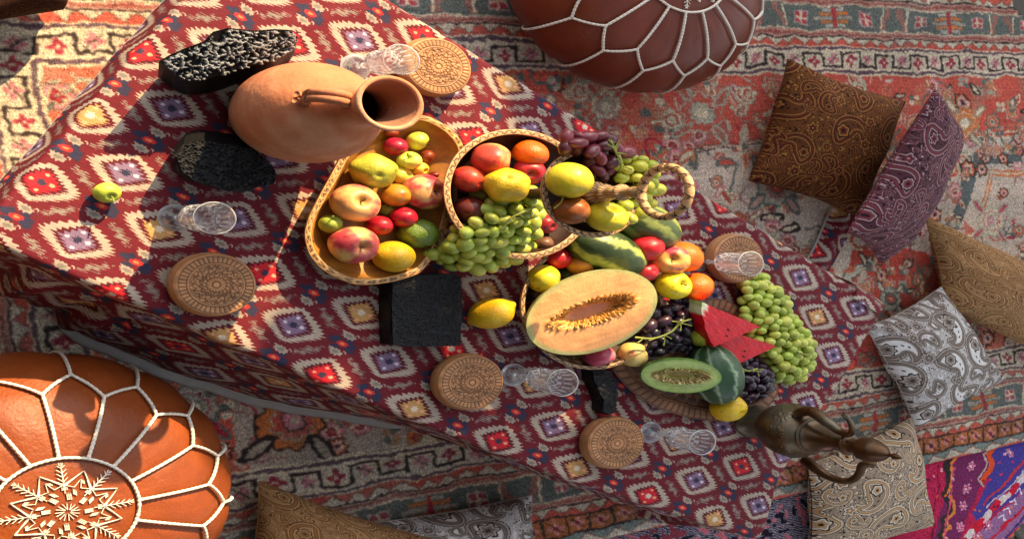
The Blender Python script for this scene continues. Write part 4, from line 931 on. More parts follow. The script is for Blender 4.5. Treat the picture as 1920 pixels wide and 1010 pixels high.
# two-tier stand
s1 = nat(U(978, 364, T + .10)); SB = np.array([s1[0], s1[1], T]); R1 = Rn(U(960, 365, T + .10), 122); u2 = U(1110, 358, T + .285)
st = empty('tiered_stand', 'two-tier carved wooden fruit stand with ring handle', 'fruit stand', wld(SB))
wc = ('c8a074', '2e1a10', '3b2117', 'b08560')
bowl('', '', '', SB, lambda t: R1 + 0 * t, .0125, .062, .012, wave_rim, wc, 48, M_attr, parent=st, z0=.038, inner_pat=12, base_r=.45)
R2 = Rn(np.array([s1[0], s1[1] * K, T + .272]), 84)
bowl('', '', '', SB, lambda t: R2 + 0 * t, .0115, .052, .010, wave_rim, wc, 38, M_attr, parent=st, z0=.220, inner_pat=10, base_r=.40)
def turned(name, prof, cfun):
    V, Fx = lathe(spline(np.array(prof), 90), 48); col = cfun(V); part(name, place(V, wld(SB)), Fx, M_attr, st, col=col)
def flute(V):
    th = np.arctan2(V[:, 1], V[:, 0]); g_ = (np.abs(np.sin(th * 9)) > .8) & (np.hypot(V[:, 0], V[:, 1]) > .004); d = np.where(g_, .45, 1.)[:, None]; return hx('c29a6c') * d * (1 + .1 * vnoise(V, 60, 2)[:, None])
turned('foot', [(.055, .0), (.058, .006), (.045, .016), (.024, .026), (.034, .037)], flute)
turned('lower_stem', [(.014, .051), (.014, .07), (.010, .10), (.012, .15), (.009, .19), (.010, .205), (.026, .2195)], lambda V: np.tile(hx('33201a'), (len(V), 1)))  # stem coloured dark to stand for the shade between the tiers
turned('upper_stem', [(.011, .2305), (.010, .255), (.012, .263), (.022, .270), (.0225, .281), (.016, .288), (.013, .294), (.017, .299), (.0165, .304), (.0120, .309), (.013, .320), (.0115, .328), (.016, .333), (.016, .338), (.0105, .343), (.0095, .352), (.011, .362), (.008, .374)], flute)
a = np.linspace(0, 2 * math.pi, 121)[:-1]; hc = .424; Rr = .0475
tv, tf = tube_geo(np.stack([.006 * np.sin(a) * 0, Rr * np.cos(a), hc + Rr * np.sin(a)], 1), .0070, 14, True)
k_ = np.repeat(a, 14); j_ = np.tile(np.arange(14) / 14 * 2 * math.pi, 120); bk = (abs(np.sin(j_ * 1) - .8 * np.sin(k_ * 15)) < .30); part('ring_handle', place(tv, wld(SB)), tf, M_attr, st, col=np.where(bk[:, None], hx('3a2014'), hx('c39b6e')))
# leaf-shaped carved board
BOARD = [(1146, 690), (1180, 730), (1230, 764), (1290, 783), (1345, 790), (1400, 785), (1440, 766), (1462, 735), (1455, 690), (1430, 620), (1398, 580), (1360, 560), (1325, 560), (1285, 590), (1220, 640), (1165, 668)]
b2, bf = outline(BOARD, T + .014)
def board_pat(A, B, n): return np.clip((abs(np.sin(B * n / 2)) > .80) * (abs(A - .5) < .38) + (abs(A - .93) < .05) * .9 + (abs(A - .10) < .06) * .7, 0, 1) * .8
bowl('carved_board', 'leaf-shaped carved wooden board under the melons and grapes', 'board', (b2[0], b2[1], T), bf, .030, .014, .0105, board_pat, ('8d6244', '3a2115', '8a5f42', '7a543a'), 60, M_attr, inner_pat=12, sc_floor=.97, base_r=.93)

# ------------------------------------------------------------------ fruit
M_skin = mat('fruit_skin', attr=True, rough=.40, spec=.45, bump=.22, bscale=200, bump2=.06, b2scale=34, vary=.16, vscale=70, coat=.04)
M_rough = mat('dimpled_peel', attr=True, rough=.42, spec=.5, bump=.55, bscale=330, bump2=.15, b2scale=40, vary=.12, vscale=60)
M_stalk = mat('stalk', color=(.33, .24, .10), rough=.8, bump=.4, bscale=300)
M_green_stalk = mat('green_stalk', color=(.55, .58, .25), rough=.6, bump=.3, bscale=300)
def fruit_geo(kind, R, axis, seed):
    nu, nv = 30, 44; ph = np.linspace(0, math.pi, nu); th = np.linspace(0, 2 * math.pi, nv, endpoint=False); A, B = np.meshgrid(ph, th, indexing='ij')
    s, c_ = np.sin(A), np.cos(A); r = s.copy(); z = c_.copy(); rg = np.random.default_rng(seed)
    if kind == 'apple':
        r = s * (1.02 + .05 * c_); z = .90 * c_ - .34 * np.exp(-(s / .26) ** 2) * (c_ > 0) + .20 * np.exp(-(s / .22) ** 2) * (c_ < 0); r = r * (1 + .022 * np.cos(5 * B + seed) * (1 - c_) / 2)
    elif kind == 'plum': r = s * (1 - .045 * np.exp(-(np.minimum(B, 2 * math.pi - B) / .22) ** 2)); z = 1.02 * c_ - .10 * np.exp(-(s / .16) ** 2) * (c_ > 0)
    elif kind == 'lemon': r = s * .90; z = c_ * 1.08 + .16 * np.sign(c_) * np.exp(-(s / .22) ** 2)
    elif kind == 'pear': r = s * (1 - .22 * sm(0, 1, c_)); z = c_ * 1.18
    elif kind == 'orange': r = s; z = .93 * c_ - .06 * np.exp(-(s / .15) ** 2) * (c_ > 0)
    elif kind == 'oval': r = s * .86; z = c_ * 1.08
    elif kind == 'quince': r = s * (1 + .05 * np.cos(5 * B + 1) * s); z = .96 * c_ - .12 * np.exp(-(s / .14) ** 2) * (c_ > 0) - .02 * np.cos(3 * B) * s
    V = np.stack([r * np.cos(B), r * np.sin(B), z], -1).reshape(-1, 3)
    V = V * (1 + (.026 if kind not in ('lemon', 'quince', 'pear') else .030) * vnoise(V, 1.7, seed)[:, None])
    Fx = gridf(nu, nv, False, True, flip=True)
    # gridf at the poles gives slivers; fine
    return V, Fx, A.ravel(), B.ravel()
def fruit(name, label, cat, px, py, rv, lift, kind, base, blush, amt=.5, axis=(-.3, -.3, 1), stem=0, group=None, speck=0, mt=None, seed=None, scale=1.):
    sd = seed if seed is not None else (px * 7 + py * 13) % 997
    z = T + lift + .03
    for _ in range(3): R = Rn(U(px, py, z), rv * 1.05) * scale; z = T + lift + R * .95
    w = U(px, py, z); V, Fx, A, B = fruit_geo(kind, R, axis, sd); M3 = frame(axis) @ rotz(sd)
    n = vnoise(V, 1.5, sd) + .5 * vnoise(V, 5, sd + 3) + .25 * vnoise(V, 13, sd + 4); streak = vnoise(np.stack([np.cos(B) * 3, np.sin(B) * 3, 0 * B], 1), 2.5, sd)
    m_ = sm(-.9 + (1 - amt) * 1.6, .5 + (1 - amt) * 1.6, n + .35 * streak)[:, None]; bc_, bl = hx(base), hx(blush)
    col = bc_ * (1 - m_) + bl * m_
    if kind == 'apple':
        g_ = np.exp(-(np.sin(A) / .34) ** 2) * (np.cos(A) > 0); col = col * (1 - .75 * g_[:, None]) + (bc_ * .80 + np.array([.05, .06, 0])) * .75 * g_[:, None]
    if speck: col = col * (1 - .35 * sm(1.0, 1.5, vnoise(V, 9, sd + 9) + .4 * vnoise(V, 23, sd))[:, None])
    root = empty(name, label, cat, (w[0], w[1], z), group)
    Vw = (V * R) @ M3.T; mesh = part('flesh' if False else 'skin', place(Vw, w), Fx, mt or (M_rough if kind in ('lemon', 'orange', 'quince') else M_skin), root, col=col)
    if stem:
        top = R * (.54 if kind == 'apple' else .94); L = stem * R; bend = np.array([.25 * R, .1 * R, 0]); pts = [(0, 0, top - .004), (0, 0, top + L * .5), tuple(np.array([0, 0, top + L]) + bend * stem)]
        tv, tf = tube_geo(np.array(pts) @ M3.T, [max(.0012, R * .04), max(.0010, R * .032), max(.0014, R * .05)], 7); part('stem', place(tv, w), tf, M_green_stalk if stem > .7 else M_stalk, root)
    if kind in ('lemon', 'quince') and not stem:
        tv, tf = lathe([(.0, -.002), (R * .075, -.0005), (R * .05, .0015), (.0, .0022)], 10, False, False); tv[:, 2] += R * (1.20 if kind == 'lemon' else .80); part('calyx', place(tv @ M3.T, w), tf, M_stalk, root)
    return root
# colours: pale yellow apple, red apple ...
YG, YL, RD, CRM_, PK, OR = 'b9bf4a', 'dcc62e', 'a8182a', '9c1432', 'c95a5a', 'e2660f'
FR = [
 # --- on the cloth
 ('apple', 'small pale green apple alone on the sunlit left end of the cloth', 'apple', 200, 361, 18, .0, 'apple', 'c3d24a', 'd8d85c', .4, (.15, -.55, 1), .9),
 ('lemon', 'yellow lemon on the cloth between the black square block and the big bowl', 'lemon', 922, 587, 29, .0, 'lemon', 'd9ab18', 'e0c030', .4, (.6, .5, .35), 0),
 # --- in the tray
 ('jujube', 'red-brown jujube at the top end of the tray beside the amphora neck', 'jujube', 733, 249, 9.5, .012, 'oval', '8c3a1a', 'a0521e', .5, (1, .2, .2), 0),
 ('plum', 'small crimson plum below the jujube at the top of the tray', 'plum', 742, 275, 16, .009, 'plum', '9c1432', 'c2294a', .4, (.2, -.8, .7), 0),
 ('apple', 'small yellow-green apple with its stalk turned right, topmost in the tray', 'apple', 782, 264, 16.5, .009, 'apple', 'c9c545', 'ddd06a', .5, (.9, -.5, .6), .5),
 ('jujube', 'dark wrinkled jujube right of the small yellow-green apples in the tray', 'jujube', 800, 294, 11.5, .009, 'oval', '7c3318', '9c4a20', .5, (.3, 1, .3), 0),
 ('apple', 'small yellow-green apple with a thin stalk to the left, below the crimson plum', 'apple', 767, 301, 16, .018, 'apple', 'c6c84a', 'd8cf66', .5, (-.6, .4, .8), .8),
 ('apple', 'small yellow apple under the two yellow-green ones in the tray', 'apple', 787, 317, 12.5, .009, 'apple', 'd6c23c', 'e0cc55', .5, (.4, -.3, .9), 0),
 ('jujube', 'tiny dark red jujube next to the large red apple in the tray', 'jujube', 814, 328, 7, .009, 'oval', '6c1c16', '8a2a1e', .5, (1, .3, .3), 0),
 ('apple', 'yellow apple tucked behind the large green-yellow quince in the tray', 'apple', 752, 329, 16, .009, 'apple', 'd0bb48', 'c99a50', .5, (.4, .3, .9), 0),
 ('quince', 'large lumpy green-yellow quince with star-shaped calyx in the tray', 'quince', 700, 321, 31, .009, 'quince', 'a9a832', 'c9b840', .55, (-.25, -.35, 1), 0),
 ('apple', 'large red apple at the right side of the tray', 'apple', 793, 360, 31, .009, 'apple', 'd9a868', 'b02338', .85, (.35, .1, .95), .3),
 ('peach', 'small orange plum in the middle of the tray', 'plum', 742, 366, 20, .022, 'plum', 'c08024', 'a3521c', .5, (.5, -.7, .6), 0),
 ('apple', 'large pink and cream apple under the quince in the tray', 'apple', 665, 381, 33, .009, 'apple', 'dba466', 'c4504e', .92, (-.1, .15, 1), .35),
 ('plum', 'small green plum at the left edge of the tray', 'plum', 620, 420, 16, .016, 'plum', '8fa63a', 'a8b84e', .5, (-.3, .6, .8), .9),
 ('apple', 'large pink and cream apple, lowest of the big apples in the tray', 'apple', 662, 458, 33, .009, 'apple', 'd8b26c', 'bb3d4a', .74, (.05, -.2, 1), .35),
 ('plum', 'shiny red plum between the two lower apples of the tray', 'plum', 712, 422, 17.5, .014, 'plum', 'a01428', 'c02a38', .4, (.3, -.5, .8), 0),
 ('plum', 'shiny red plum above the green pear in the tray', 'plum', 757, 407, 18, .026, 'plum', 'a6142a', 'c6283a', .4, (-.3, .7, .7), .15),
 ('pear', 'dark green pear at the lower right end of the tray', 'pear', 785, 437, 27, .009, 'quince', '5c7424', '74882e', .5, (.2, -.9, .35), .35),
 ('lemon', 'large yellow lemon at the lower end of the tray', 'lemon', 738, 481, 28, .009, 'orange', 'd3a71c', 'dcb836', .4, (-.6, .5, .6), 0),
 ('plum', 'green-yellow plum half hidden in the middle of the tray', 'plum', 728, 395, 12, .009, 'plum', '9a9c38', 'a8a850', .5, (.3, .3, .9), 0),
 # --- lower tier
 ('apple', 'large peach-red apple at the top of the lower tier', 'apple', 920, 300, 30, .066, 'apple', 'd99a5c', 'c23f30', .72, (.85, -.1, .55), .2),
 ('persimmon', 'bright orange persimmon at the top of the lower tier', 'persimmon', 995, 288, 24, .064, 'orange', 'dc5a08', 'e06a10', .4, (.3, .5, .8), 0),
 ('nectarine', 'red nectarine at the left edge of the lower tier', 'nectarine', 879, 336, 23.5, .066, 'plum', 'c2402a', 'a3201f', .6, (.2, -.4, .9), 0),
 ('apple', 'glossy red apple under the persimmon beside the upper tier', 'apple', 990, 322, 22, .064, 'apple', 'b0282c', 'b0142a', .6, (-.3, -.3, .9), 0),
 ('lemon', 'bumpy yellow lemon on top of the lower tier', 'lemon', 950, 347, 31, .092, 'quince', 'd6b324', 'dcc03c', .4, (-.45, .35, .75), 0),
 ('plum', 'dark brown-red plum at the lower left of the lower tier', 'plum', 882, 392, 22.5, .062, 'plum', '5a2118', '74301c', .5, (.5, -.5, .7), 0),
 ('pear', 'olive yellow pear wedged behind the bumpy lemon', 'pear', 902, 366, 15, .056, 'oval', 'a39a34', 'b0a440', .5, (.6, -.2, .5), 0),
 ('apple', 'red apple peeping out between the tiers behind the green grapes', 'apple', 1022, 420, 17, .062, 'apple', '9c2024', '8a1420', .6, (.3, -.3, .9), 0),
 ('nut', 'brown walnut-like fruit beside the grapes on the lower tier', 'nut', 1018, 456, 13.5, .062, 'plum', '6f4a34', '87604a', .5, (.3, -.5, .8), 0),
 # --- upper tier
 ('apple', 'round yellow apple with long green stalk on the upper tier', 'apple', 1067, 338, 31, .262, 'plum', 'd0bd2c', 'c2b838', .4, (-.22, -1, -.05), .8),
 ('plum', 'orange-brown plum on the upper tier', 'plum', 1070, 394, 24.5, .255, 'plum', '8a4a1c', 'a8702a', .5, (.3, .7, .6), 0),
 ('apple', 'round yellow apple at the lower edge of the upper tier', 'apple', 1137, 407, 28, .256, 'apple', 'd2c22e', 'c6bf3c', .4, (-.2, .75, .7), 0),
 # --- big bowl
 ('nectarine', 'red and yellow nectarine under the edge of the lower tier', 'nectarine', 1044, 484, 19, .030, 'plum', 'b5202c', 'c97a30', .35, (.4, .4, .8), 0),
 ('plum', 'freckled orange plum left of the striped melon in the big bowl', 'plum', 1088, 496, 19, .042, 'plum', 'b87c2c', '9a5220', .5, (.6, .2, .7), 0),
 ('apple', 'yellow apple with a short stalk at the left of the big bowl', 'apple', 1019, 523, 24.5, .030, 'apple', 'd0c026', 'dcd048', .4, (.75, -.1, .7), .4),
 ('plum', 'green plum hidden between the yellow apple and the cantaloupe', 'plum', 1062, 516, 15, .020, 'plum', '3f5420', '55682a', .5, (.3, .3, .8), 0),
 ('plum', 'round red plum, upper one right of the striped melon', 'plum', 1212, 464, 23, .066, 'plum', 'a8141f', 'c23a34', .4, (.35, .75, .6), 0),
 ('plum', 'round red plum, lower one touching the cantaloupe rim', 'plum', 1206, 509, 19, .060, 'plum', 'a01020', 'bc2834', .4, (.1, .1, 1), 0),
 ('apple', 'pink and yellow apple between the red plums and the orange', 'apple', 1256, 487, 26, .050, 'apple', 'd0a056', 'b5304a', .70, (-.5, .1, .9), .3),
 ('orange', 'upper orange behind the pink apple, next to the glass', 'orange', 1282, 481, 27, .030, 'orange', 'd8620a', 'de7014', .4, (.5, .4, .6), 0),
 ('apple', 'bright yellow apple with a stalk mark right of the cantaloupe', 'apple', 1262, 534, 25, .052, 'apple', 'dcc822', 'd4c63a', .4, (.05, .15, 1), .4),
 ('orange', 'lower orange half hidden behind the bright yellow apple', 'orange', 1304, 538, 26, .026, 'orange', 'd8620a', 'de7014', .4, (.5, -.4, .6), 0),
 ('apple', 'pink apple under the lower edge of the cantaloupe', 'apple', 1121, 667, 22, .022, 'apple', 'd0808a', 'b03a56', .62, (.3, -.8, .4), 0),
 ('apple', 'cream and red apple next to the pink apple at the bowl edge', 'apple', 1186, 664, 22, .022, 'apple', 'd6bd70', 'b54a48', .42, (.6, .2, .7), 0),
 ('apple', 'yellow-green apple between the black grapes and the striped melon', 'apple', 1312, 628, 19, .028, 'apple', 'b4b83c', 'c6c650', .5, (.4, .2, .9), 0),
 ('lemon', 'round yellow lemon at the lower tip of the carved board', 'lemon', 1365, 763, 24.5, .012, 'quince', 'dcb31c', 'e2c22e', .4, (.4, -.3, .9), 0),
]
for f in FR: fruit(*f, speck=.3 if f[7] in ('quince', 'apple') else 0)

# ------------------------------------------------------------------ melons
def ellipsoid_thing(name, label, cat, p0, p1, rv, lift, colf, ribs=0, stem=True, squash=1.):
    """axis from pixel p0 to p1 (its two ends), rv half thickness in pixels"""
    mx, my = (p0[0] + p1[0]) / 2, (p0[1] + p1[1]) / 2; z = T + lift + .04
    for _ in range(3): R = Rn(U(mx, my, z), rv); z = T + lift + R
    w = U(mx, my, z); a = nat(U(*p0, z)) ; b = nat(U(*p1, z)); ax = (b - a) / 2; L = np.linalg.norm(ax)
    nu, nv = 48, 64; A, B = np.meshgrid(np.linspace(0, math.pi, nu), np.linspace(0, 2 * math.pi, nv, endpoint=False), indexing='ij')
    s = np.sin(A) ** .9; V = np.stack([s * np.cos(B) * R, s * np.sin(B) * R, np.cos(A) * L], -1)
    if ribs: V[..., :2] *= (1 + .022 * np.cos(ribs * B) * np.sin(A))[..., None]
    V = V.reshape(-1, 3); col = colf(A.ravel(), B.ravel(), V / R); M3 = frame(ax); root = empty(name, label, cat, (w[0], w[1], z))
    part('rind', place(V @ M3.T, w), gridf(nu, nv, False, True, flip=True), M_skin, root, col=col)
    if stem:
        tv, tf = tube_geo(np.array([(0, 0, -L * .985), (.001, 0, -L - .006), (.003, .001, -L - .011)]) @ M3.T, [.004, .0028, .003], 8); part('stalk_end', place(tv, w), tf, M_stalk, root)
    return root
def stripes(n, dark, light, pale, w=.35, seed=1):
    def f(A, B, V):
        j = vnoise(V, 4, seed) * .5 + vnoise(V, 11, seed + 2) * .25; q = np.cos(n * B + j * 1.6); m_ = sm(w - .2, w + .35, q)[:, None]; sp = (vnoise(V, 14, seed + 5) > .5)[:, None] * .3
        c_ = hx(dark) * (1 - m_) + hx(light) * m_; c_ = c_ * (1 - sp) + hx(pale) * sp; return c_
    return f
ellipsoid_thing('striped_melon', 'long dark green striped melon between the two tiers and the red plums', 'melon', (1068, 438), (1200, 506), 41, .024, stripes(5, '2b3a1c', '8d9a4c', '475a26', .35, 4))
ellipsoid_thing('mottled_melon', 'mottled green melon behind the upper tier, under the ring handle', 'melon', (1152, 386), (1262, 456), 40, .022, stripes(7, '3a4a24', '7f8a48', '566430', .2, 8))
ellipsoid_thing('striped_squash', 'small dark green squash with white stripes behind the half green melon', 'squash', (1326, 646), (1356, 756), 37, .012, stripes(8, '2c4a2e', 'a9b79a', '3f6040', .80, 3), ribs=8)
def cut_melon(label, c, zc, p_major, z_major, p_minor, z_minor, depth_, cols, name='half_melon', cav=(.60, .30), seeds=260, kind='cantaloupe'):
    """half melon: centre of the cut face, a point on its long rim and one on its short rim (pixels, heights)"""
    cw = nat(U(*c, T + zc)); A_ = nat(U(*p_major, T + z_major)) - cw; B_ = nat(U(*p_minor, T + z_minor)) - cw
    nrm = np.cross(A_, B_); nrm /= np.linalg.norm(nrm); nrm = nrm * np.sign(nrm[2]); rind, under, flesh, fibre, core = (hx(x) for x in cols)
    w = wld(cw); root = empty(name, label, 'melon', (w[0], w[1], T + zc)); rg = np.random.default_rng(len(label))
    # rind half
    nu, nv = 22, 72; A, B = np.meshgrid(np.linspace(0, math.pi / 2, nu), np.linspace(0, 2 * math.pi, nv, endpoint=False), indexing='ij'); ca = np.cos(A)
    P = cw + (ca * np.cos(B))[..., None] * A_ + (ca * np.sin(B))[..., None] * B_ - (np.sin(A) * depth_)[..., None] * nrm; P = P.reshape(-1, 3)
    n = vnoise(P, 60, 2)[:, None]; part('rind', wld(P), gridf(nu, nv, False, True), M_skin, root, col=rind * (1 + .18 * n))
    # cut face with hollow
    nr_, na = 46, 120; q, B = np.meshgrid(np.linspace(0, 1, nr_), np.linspace(0, 2 * math.pi, na, endpoint=False), indexing='ij')
    x, y = q * np.cos(B), q * np.sin(B); e = np.hypot(x / cav[0], y / cav[1]); nz = vnoise(np.stack([x * 3, y * 2, 0 * x], -1).reshape(-1, 3), 2.5, 7).reshape(x.shape); st_ = np.sin(np.arctan2(y / cav[1], x / cav[0]) * 46 + 3 * nz)
    dep = -.27 * depth_ * sm(1.0, .35, e + .05 * nz) * (1 if kind == 'cantaloupe' else .7); fib = sm(.42, .62, e) * sm(1.12, .95, e + .06 * nz)
    P = cw + x[..., None] * A_ + y[..., None] * B_ + (dep + .0022 * fib * st_ + .0006 * nz)[..., None] * nrm
    col = np.empty(x.shape + (3,)); col[:] = flesh; col *= (1 + .05 * nz + .05 * vnoise(np.stack([x * 2, y * 14, x * 0], -1).reshape(-1, 3), 2, 3).reshape(x.shape))[..., None]
    rq = q + .006 * nz; g_ = sm(.86, .985, rq)[..., None]; col = col * (1 - g_) + under * g_; col[rq > .988] = rind
    f_ = fib[..., None] * (.55 + .45 * (st_ > 0))[..., None]; col = col * (1 - f_) + fibre * f_; dk = (fib * (st_ < -.55))[..., None] * .5; col = col * (1 - dk) + fibre * .62 * dk; ce = sm(.55, .35, e)[..., None]; col = col * (1 - ce) + core * ce
    part('cut_face', wld(P.reshape(-1, 3)), gridf(nr_, na, False, True, flip=(np.cross(A_, B_) @ nrm < 0)) if False else gridf(nr_, na, False, True, flip=True), M_flesh, root, col=col.reshape(-1, 3))
    mb = MB(); sv, sf = lathe([(0.0001, -.5), (.20, -.25), (.24, 0), (.16, .3), (.0001, .5)], 6, False, False)
    for k in range(seeds):
        a = rg.uniform(0, 6.283); e_ = rg.uniform(.58, .98); xx, yy = cav[0] * e_ * math.cos(a), cav[1] * e_ * math.sin(a); d_ = -.27 * depth_ * float(sm(1.0, .35, np.array(e_))) * (1 if kind == 'cantaloupe' else .7)
        ps = cw + xx * A_ + yy * B_ + (d_ + .0015) * nrm; dr = np.array(-xx / cav[0] * A_ / np.linalg.norm(A_) - yy / cav[1] * B_ / np.linalg.norm(B_)) - nrm * .7 + rg.normal(0, .25, 3)
        mb.add(wld((sv * [.0075, .0045, .0095]) @ frame(dr).T + ps), sf, hx('c98f45') * rg.uniform(.6, 1.25) if kind == 'cantaloupe' else hx('cfb878') * rg.uniform(.6, 1.2))
    o = mb.build('seeds', M_flesh, root, col=True); o['kind'] = 'stuff'
    return root
M_flesh = mat('melon_flesh', attr=True, rough=.30, spec=.5, bump=.3, bscale=260, vary=.07, vscale=120, sss=.25)
cut_melon('half cantaloupe with orange flesh and open seed hollow lying in the big bowl', (1111, 585), .112, (1231, 549), .152, (1092, 513), .112, .085, ('b9b27a', 'b5b878', 'efae74', 'e2a04e', 'da9a70'), cav=(.70, .31), seeds=380)
cut_melon('half small green melon with seeds lying on the carved board', (1278, 705), .092, (1353, 708), .112, (1280, 673), .106, .042, ('5c7a34', '86a850', 'a9bd68', 'a88a3a', '8d7a2c'), cav=(.72, .42), seeds=200, kind='green', name='half_green_melon')
# watermelon wedges
M_red = mat('watermelon_flesh', attr=True, rough=.28, spec=.5, bump=.45, bscale=200, vary=.14, vscale=70)
def wedge(label, rind0, rind1, tip, back, z0, z1, thick, zr):
    """triangular slice: two rind corners, the tip, all on the upper face; thickness downwards"""
    a, b, t = nat(U(*rind0, T + z0)), nat(U(*rind1, T + zr)), nat(U(*tip, T + z1)); nrm = np.cross(b - a, t - a); nrm /= np.linalg.norm(nrm); nrm *= np.sign(nrm[2])
    nrm = nat(U(*back, T + z0 - thick)) - a if back else -nrm * thick
    n = 16; V = []; colr = []
    for lay in (0, .5, 1):
        for i in range(n + 1):
            for j in range(n + 1):
                f, g_ = i / n, j / n; p = a * (1 - g_) + b * g_; bul = (1 - (2 * g_ - 1) ** 2) * .008 * (1 - f); p = (p + (a + b - 2 * t) / 2 / np.linalg.norm((a + b) / 2 - t) * bul) * (1 - f) + t * f + nrm * lay
                V.append(p); rk = f + max(0, g_ - .10) * .5; c_ = hx('dd1522') if rk > .10 else hx('d98a7c') if rk > .075 else hx('d9dfc6') if rk > .012 else hx('a9bd86'); colr.append(c_)
    V = np.array(V); m_ = (n + 1) ** 2; V += vnoise(V, 120, 3)[:, None] * .0007; G = gridf(n + 1, n + 1); Fx = [tuple(f) for f in G] + [tuple(i + 2 * m_ for i in f[::-1]) for f in G]
    bd = [j for j in range(n + 1)] + [i * (n + 1) + n for i in range(1, n + 1)] + [i * (n + 1) for i in range(n - 1, 0, -1)]
    for L in (0, m_):
        for k in range(len(bd)): p, q_ = bd[k], bd[(k + 1) % len(bd)]; Fx.append((p + L, p + L + m_, q_ + L + m_, q_ + L))
    w = wld(V.mean(0)); root = empty('watermelon_slice', label, 'watermelon', (w[0], w[1], V[:, 2].min()), 'watermelon slices'); part('flesh', wld(V), Fx, M_red, root, col=np.array(colr), smooth=False)
    mb = MB(); sv, sf = lathe([(.0001, -.004), (.0022, -.001), (.002, .002), (.0001, .004)], 6, False, False)
    for f, g_ in ((.36, .66), (.30, .84)):
        p = (a * (1 - g_) + b * g_) * (1 - f) + t * f - nrm * .01; mb.add(wld(sv * [1, .5, 1] @ frame(t - a).T + p), sf)
    mb.build('seeds', M_black, root)
wedge('upper red watermelon slice with its white rind corner showing', (1316, 566), (1338, 650), (1426, 612), None, .112, .094, .030, .088)
wedge('lower red watermelon slice pointing at the green grapes', (1345, 612), (1372, 688), (1455, 649), None, .066, .054, .030, .044)

# ------------------------------------------------------------------ grapes
M_gg = mat('green_grape', attr=True, rough=.28, spec=.5, vary=.10, vscale=70, sss=.12, bump=.05, bscale=200)
M_pg = mat('dark_grape', attr=True, rough=.32, spec=.5, vary=.22, vscale=60, bump=.06, bscale=200, coat=.2)
def grape_mesh(name, col, mt, seed):
    nu, nv = 11, 16; A, B = np.meshgrid(np.linspace(0, math.pi, nu), np.linspace(0, 2 * math.pi, nv, endpoint=False), indexing='ij'); V = np.stack([np.sin(A) * np.cos(B), np.sin(A) * np.sin(B), np.cos(A)], -1).reshape(-1, 3)
    c = np.tile(hx(col), (len(V), 1)) * (1 + .12 * vnoise(V, 1.6, seed)[:, None]); tip = np.exp(-((1 + V[:, 2]) / .02))[:, None]; return mesh_data(name, V, gridf(nu, nv, False, True, flip=True), col=c * (1 - .6 * tip) + hx('4a3a20') * .6 * tip, mats=(mt,))
GG = [grape_mesh('grape', c, M_gg, i) for i, c in enumerate(('adb84c', '9cab44', 'bbbf56', 'a3b54e'))]
GY = [grape_mesh('grape', c, M_gg, i) for i, c in enumerate(('b9b83a', 'a9ae38', 'c4bf48'))]
GR_ = [grape_mesh('grape', c, M_pg, i) for i, c in enumerate(('6b2430', '521e28', '7c323c'))]
GD = [grape_mesh('grape', c, M_pg, i) for i, c in enumerate(('241726', '1c1420', '33182a', '2a1c30'))]
def add_grape(root, meshes, w, R, el, r_):
    d = r_.normal(0, 1, 3); d[2] *= .45; M3 = frame(d) @ np.diag([R, R, R * el]); M3[1] *= K; Uu, S_, _ = np.linalg.svd(M3)
    if np.linalg.det(Uu) < 0: Uu[:, 2] *= -1
    o = bpy.data.objects.new('grape', meshes[r_.integers(len(meshes))]); C.objects.link(o); o.parent = root
    m4 = Matrix([[*(Uu[i] * S_), w[i] - root.location[i]] for i in range(3)] + [[0, 0, 0, 1]]); o.matrix_local = m4
def bunch(label, spine, rv, meshes, n, seed, el=1.25, fill=1.12, lay=2, stalk=None, twigs=0, cat='grapes'):
    """spine: (px, py, half width px, half depth px, height of its base) – grapes fill the mound along it"""
    r_ = np.random.default_rng(seed); sp = np.array(spine, float); x0, y0 = sp[0, :2]; w0 = U(sp[:, 0].mean(), sp[:, 1].mean(), T + sp[:, 4].min())
    root = empty('grape_bunch', label, cat, w0, 'bunches of grapes'); pts = []; tries = 0
    while len(pts) < n and tries < 30000:
        tries += 1; f = r_.uniform(0, len(sp) - 1); i = min(int(f), len(sp) - 2); g_ = f - i; c_ = sp[i] * (1 - g_) + sp[i + 1] * g_
        dx_, dy_ = r_.uniform(-1, 1, 2)
        if dx_ ** 2 + dy_ ** 2 > 1: continue
        px, py = c_[0] + dx_ * c_[2], c_[1] + dy_ * c_[3]; top = math.sqrt(max(0, 1 - (dx_ ** 2 + dy_ ** 2)))
        for l in range(lay):
            z = T + c_[4] + (top * c_[3] * .00075 + .004) * (1 - .55 * l); w = U(px, py, z); R = Rn(w, rv) * r_.uniform(.76, 1.12); wn = nat(w)
            if all(np.linalg.norm(wn - q) > (R + R2_) * .5 * fill * 1.46 for q, R2_ in pts): pts.append((wn, R)); break
    for wn, R in pts: add_grape(root, meshes, wld(wn), R, el, r_)
    if stalk:
        P = spline([nat(U(x, y, T + z)) for x, y, z in stalk], 30); tv, tf = tube_geo(P, np.linspace(.0026, .0016, len(P)), 7); part('stalk', wld(tv), tf, M_green_stalk, root)
        for k in range(twigs):
            i = r_.integers(3, len(P) - 2); d = r_.normal(0, 1, 3); d[2] = abs(d[2]) * .35; d /= np.linalg.norm(d); L = r_.uniform(.012, .024); q = np.array([P[i], P[i] + d * L * .5 + [0, 0, .002], P[i] + d * L]); tv, tf = tube_geo(q, [.0014, .0010, .0016], 6); part('twig', wld(tv), tf, M_green_stalk, root)
    return root
bunch('large bunch of green grapes spilling from the lower tier over the tray end', [(985, 385, 34, 30, .095), (950, 410, 60, 36, .095), (925, 445, 75, 38, .075), (900, 472, 72, 34, .055), (850, 478, 38, 22, .035)], 11.4, GG, 130, 2, 1.3, lay=3, stalk=((1003, 388, .135), (975, 400, .14), (950, 415, .135), (945, 432, .13)), twigs=6)
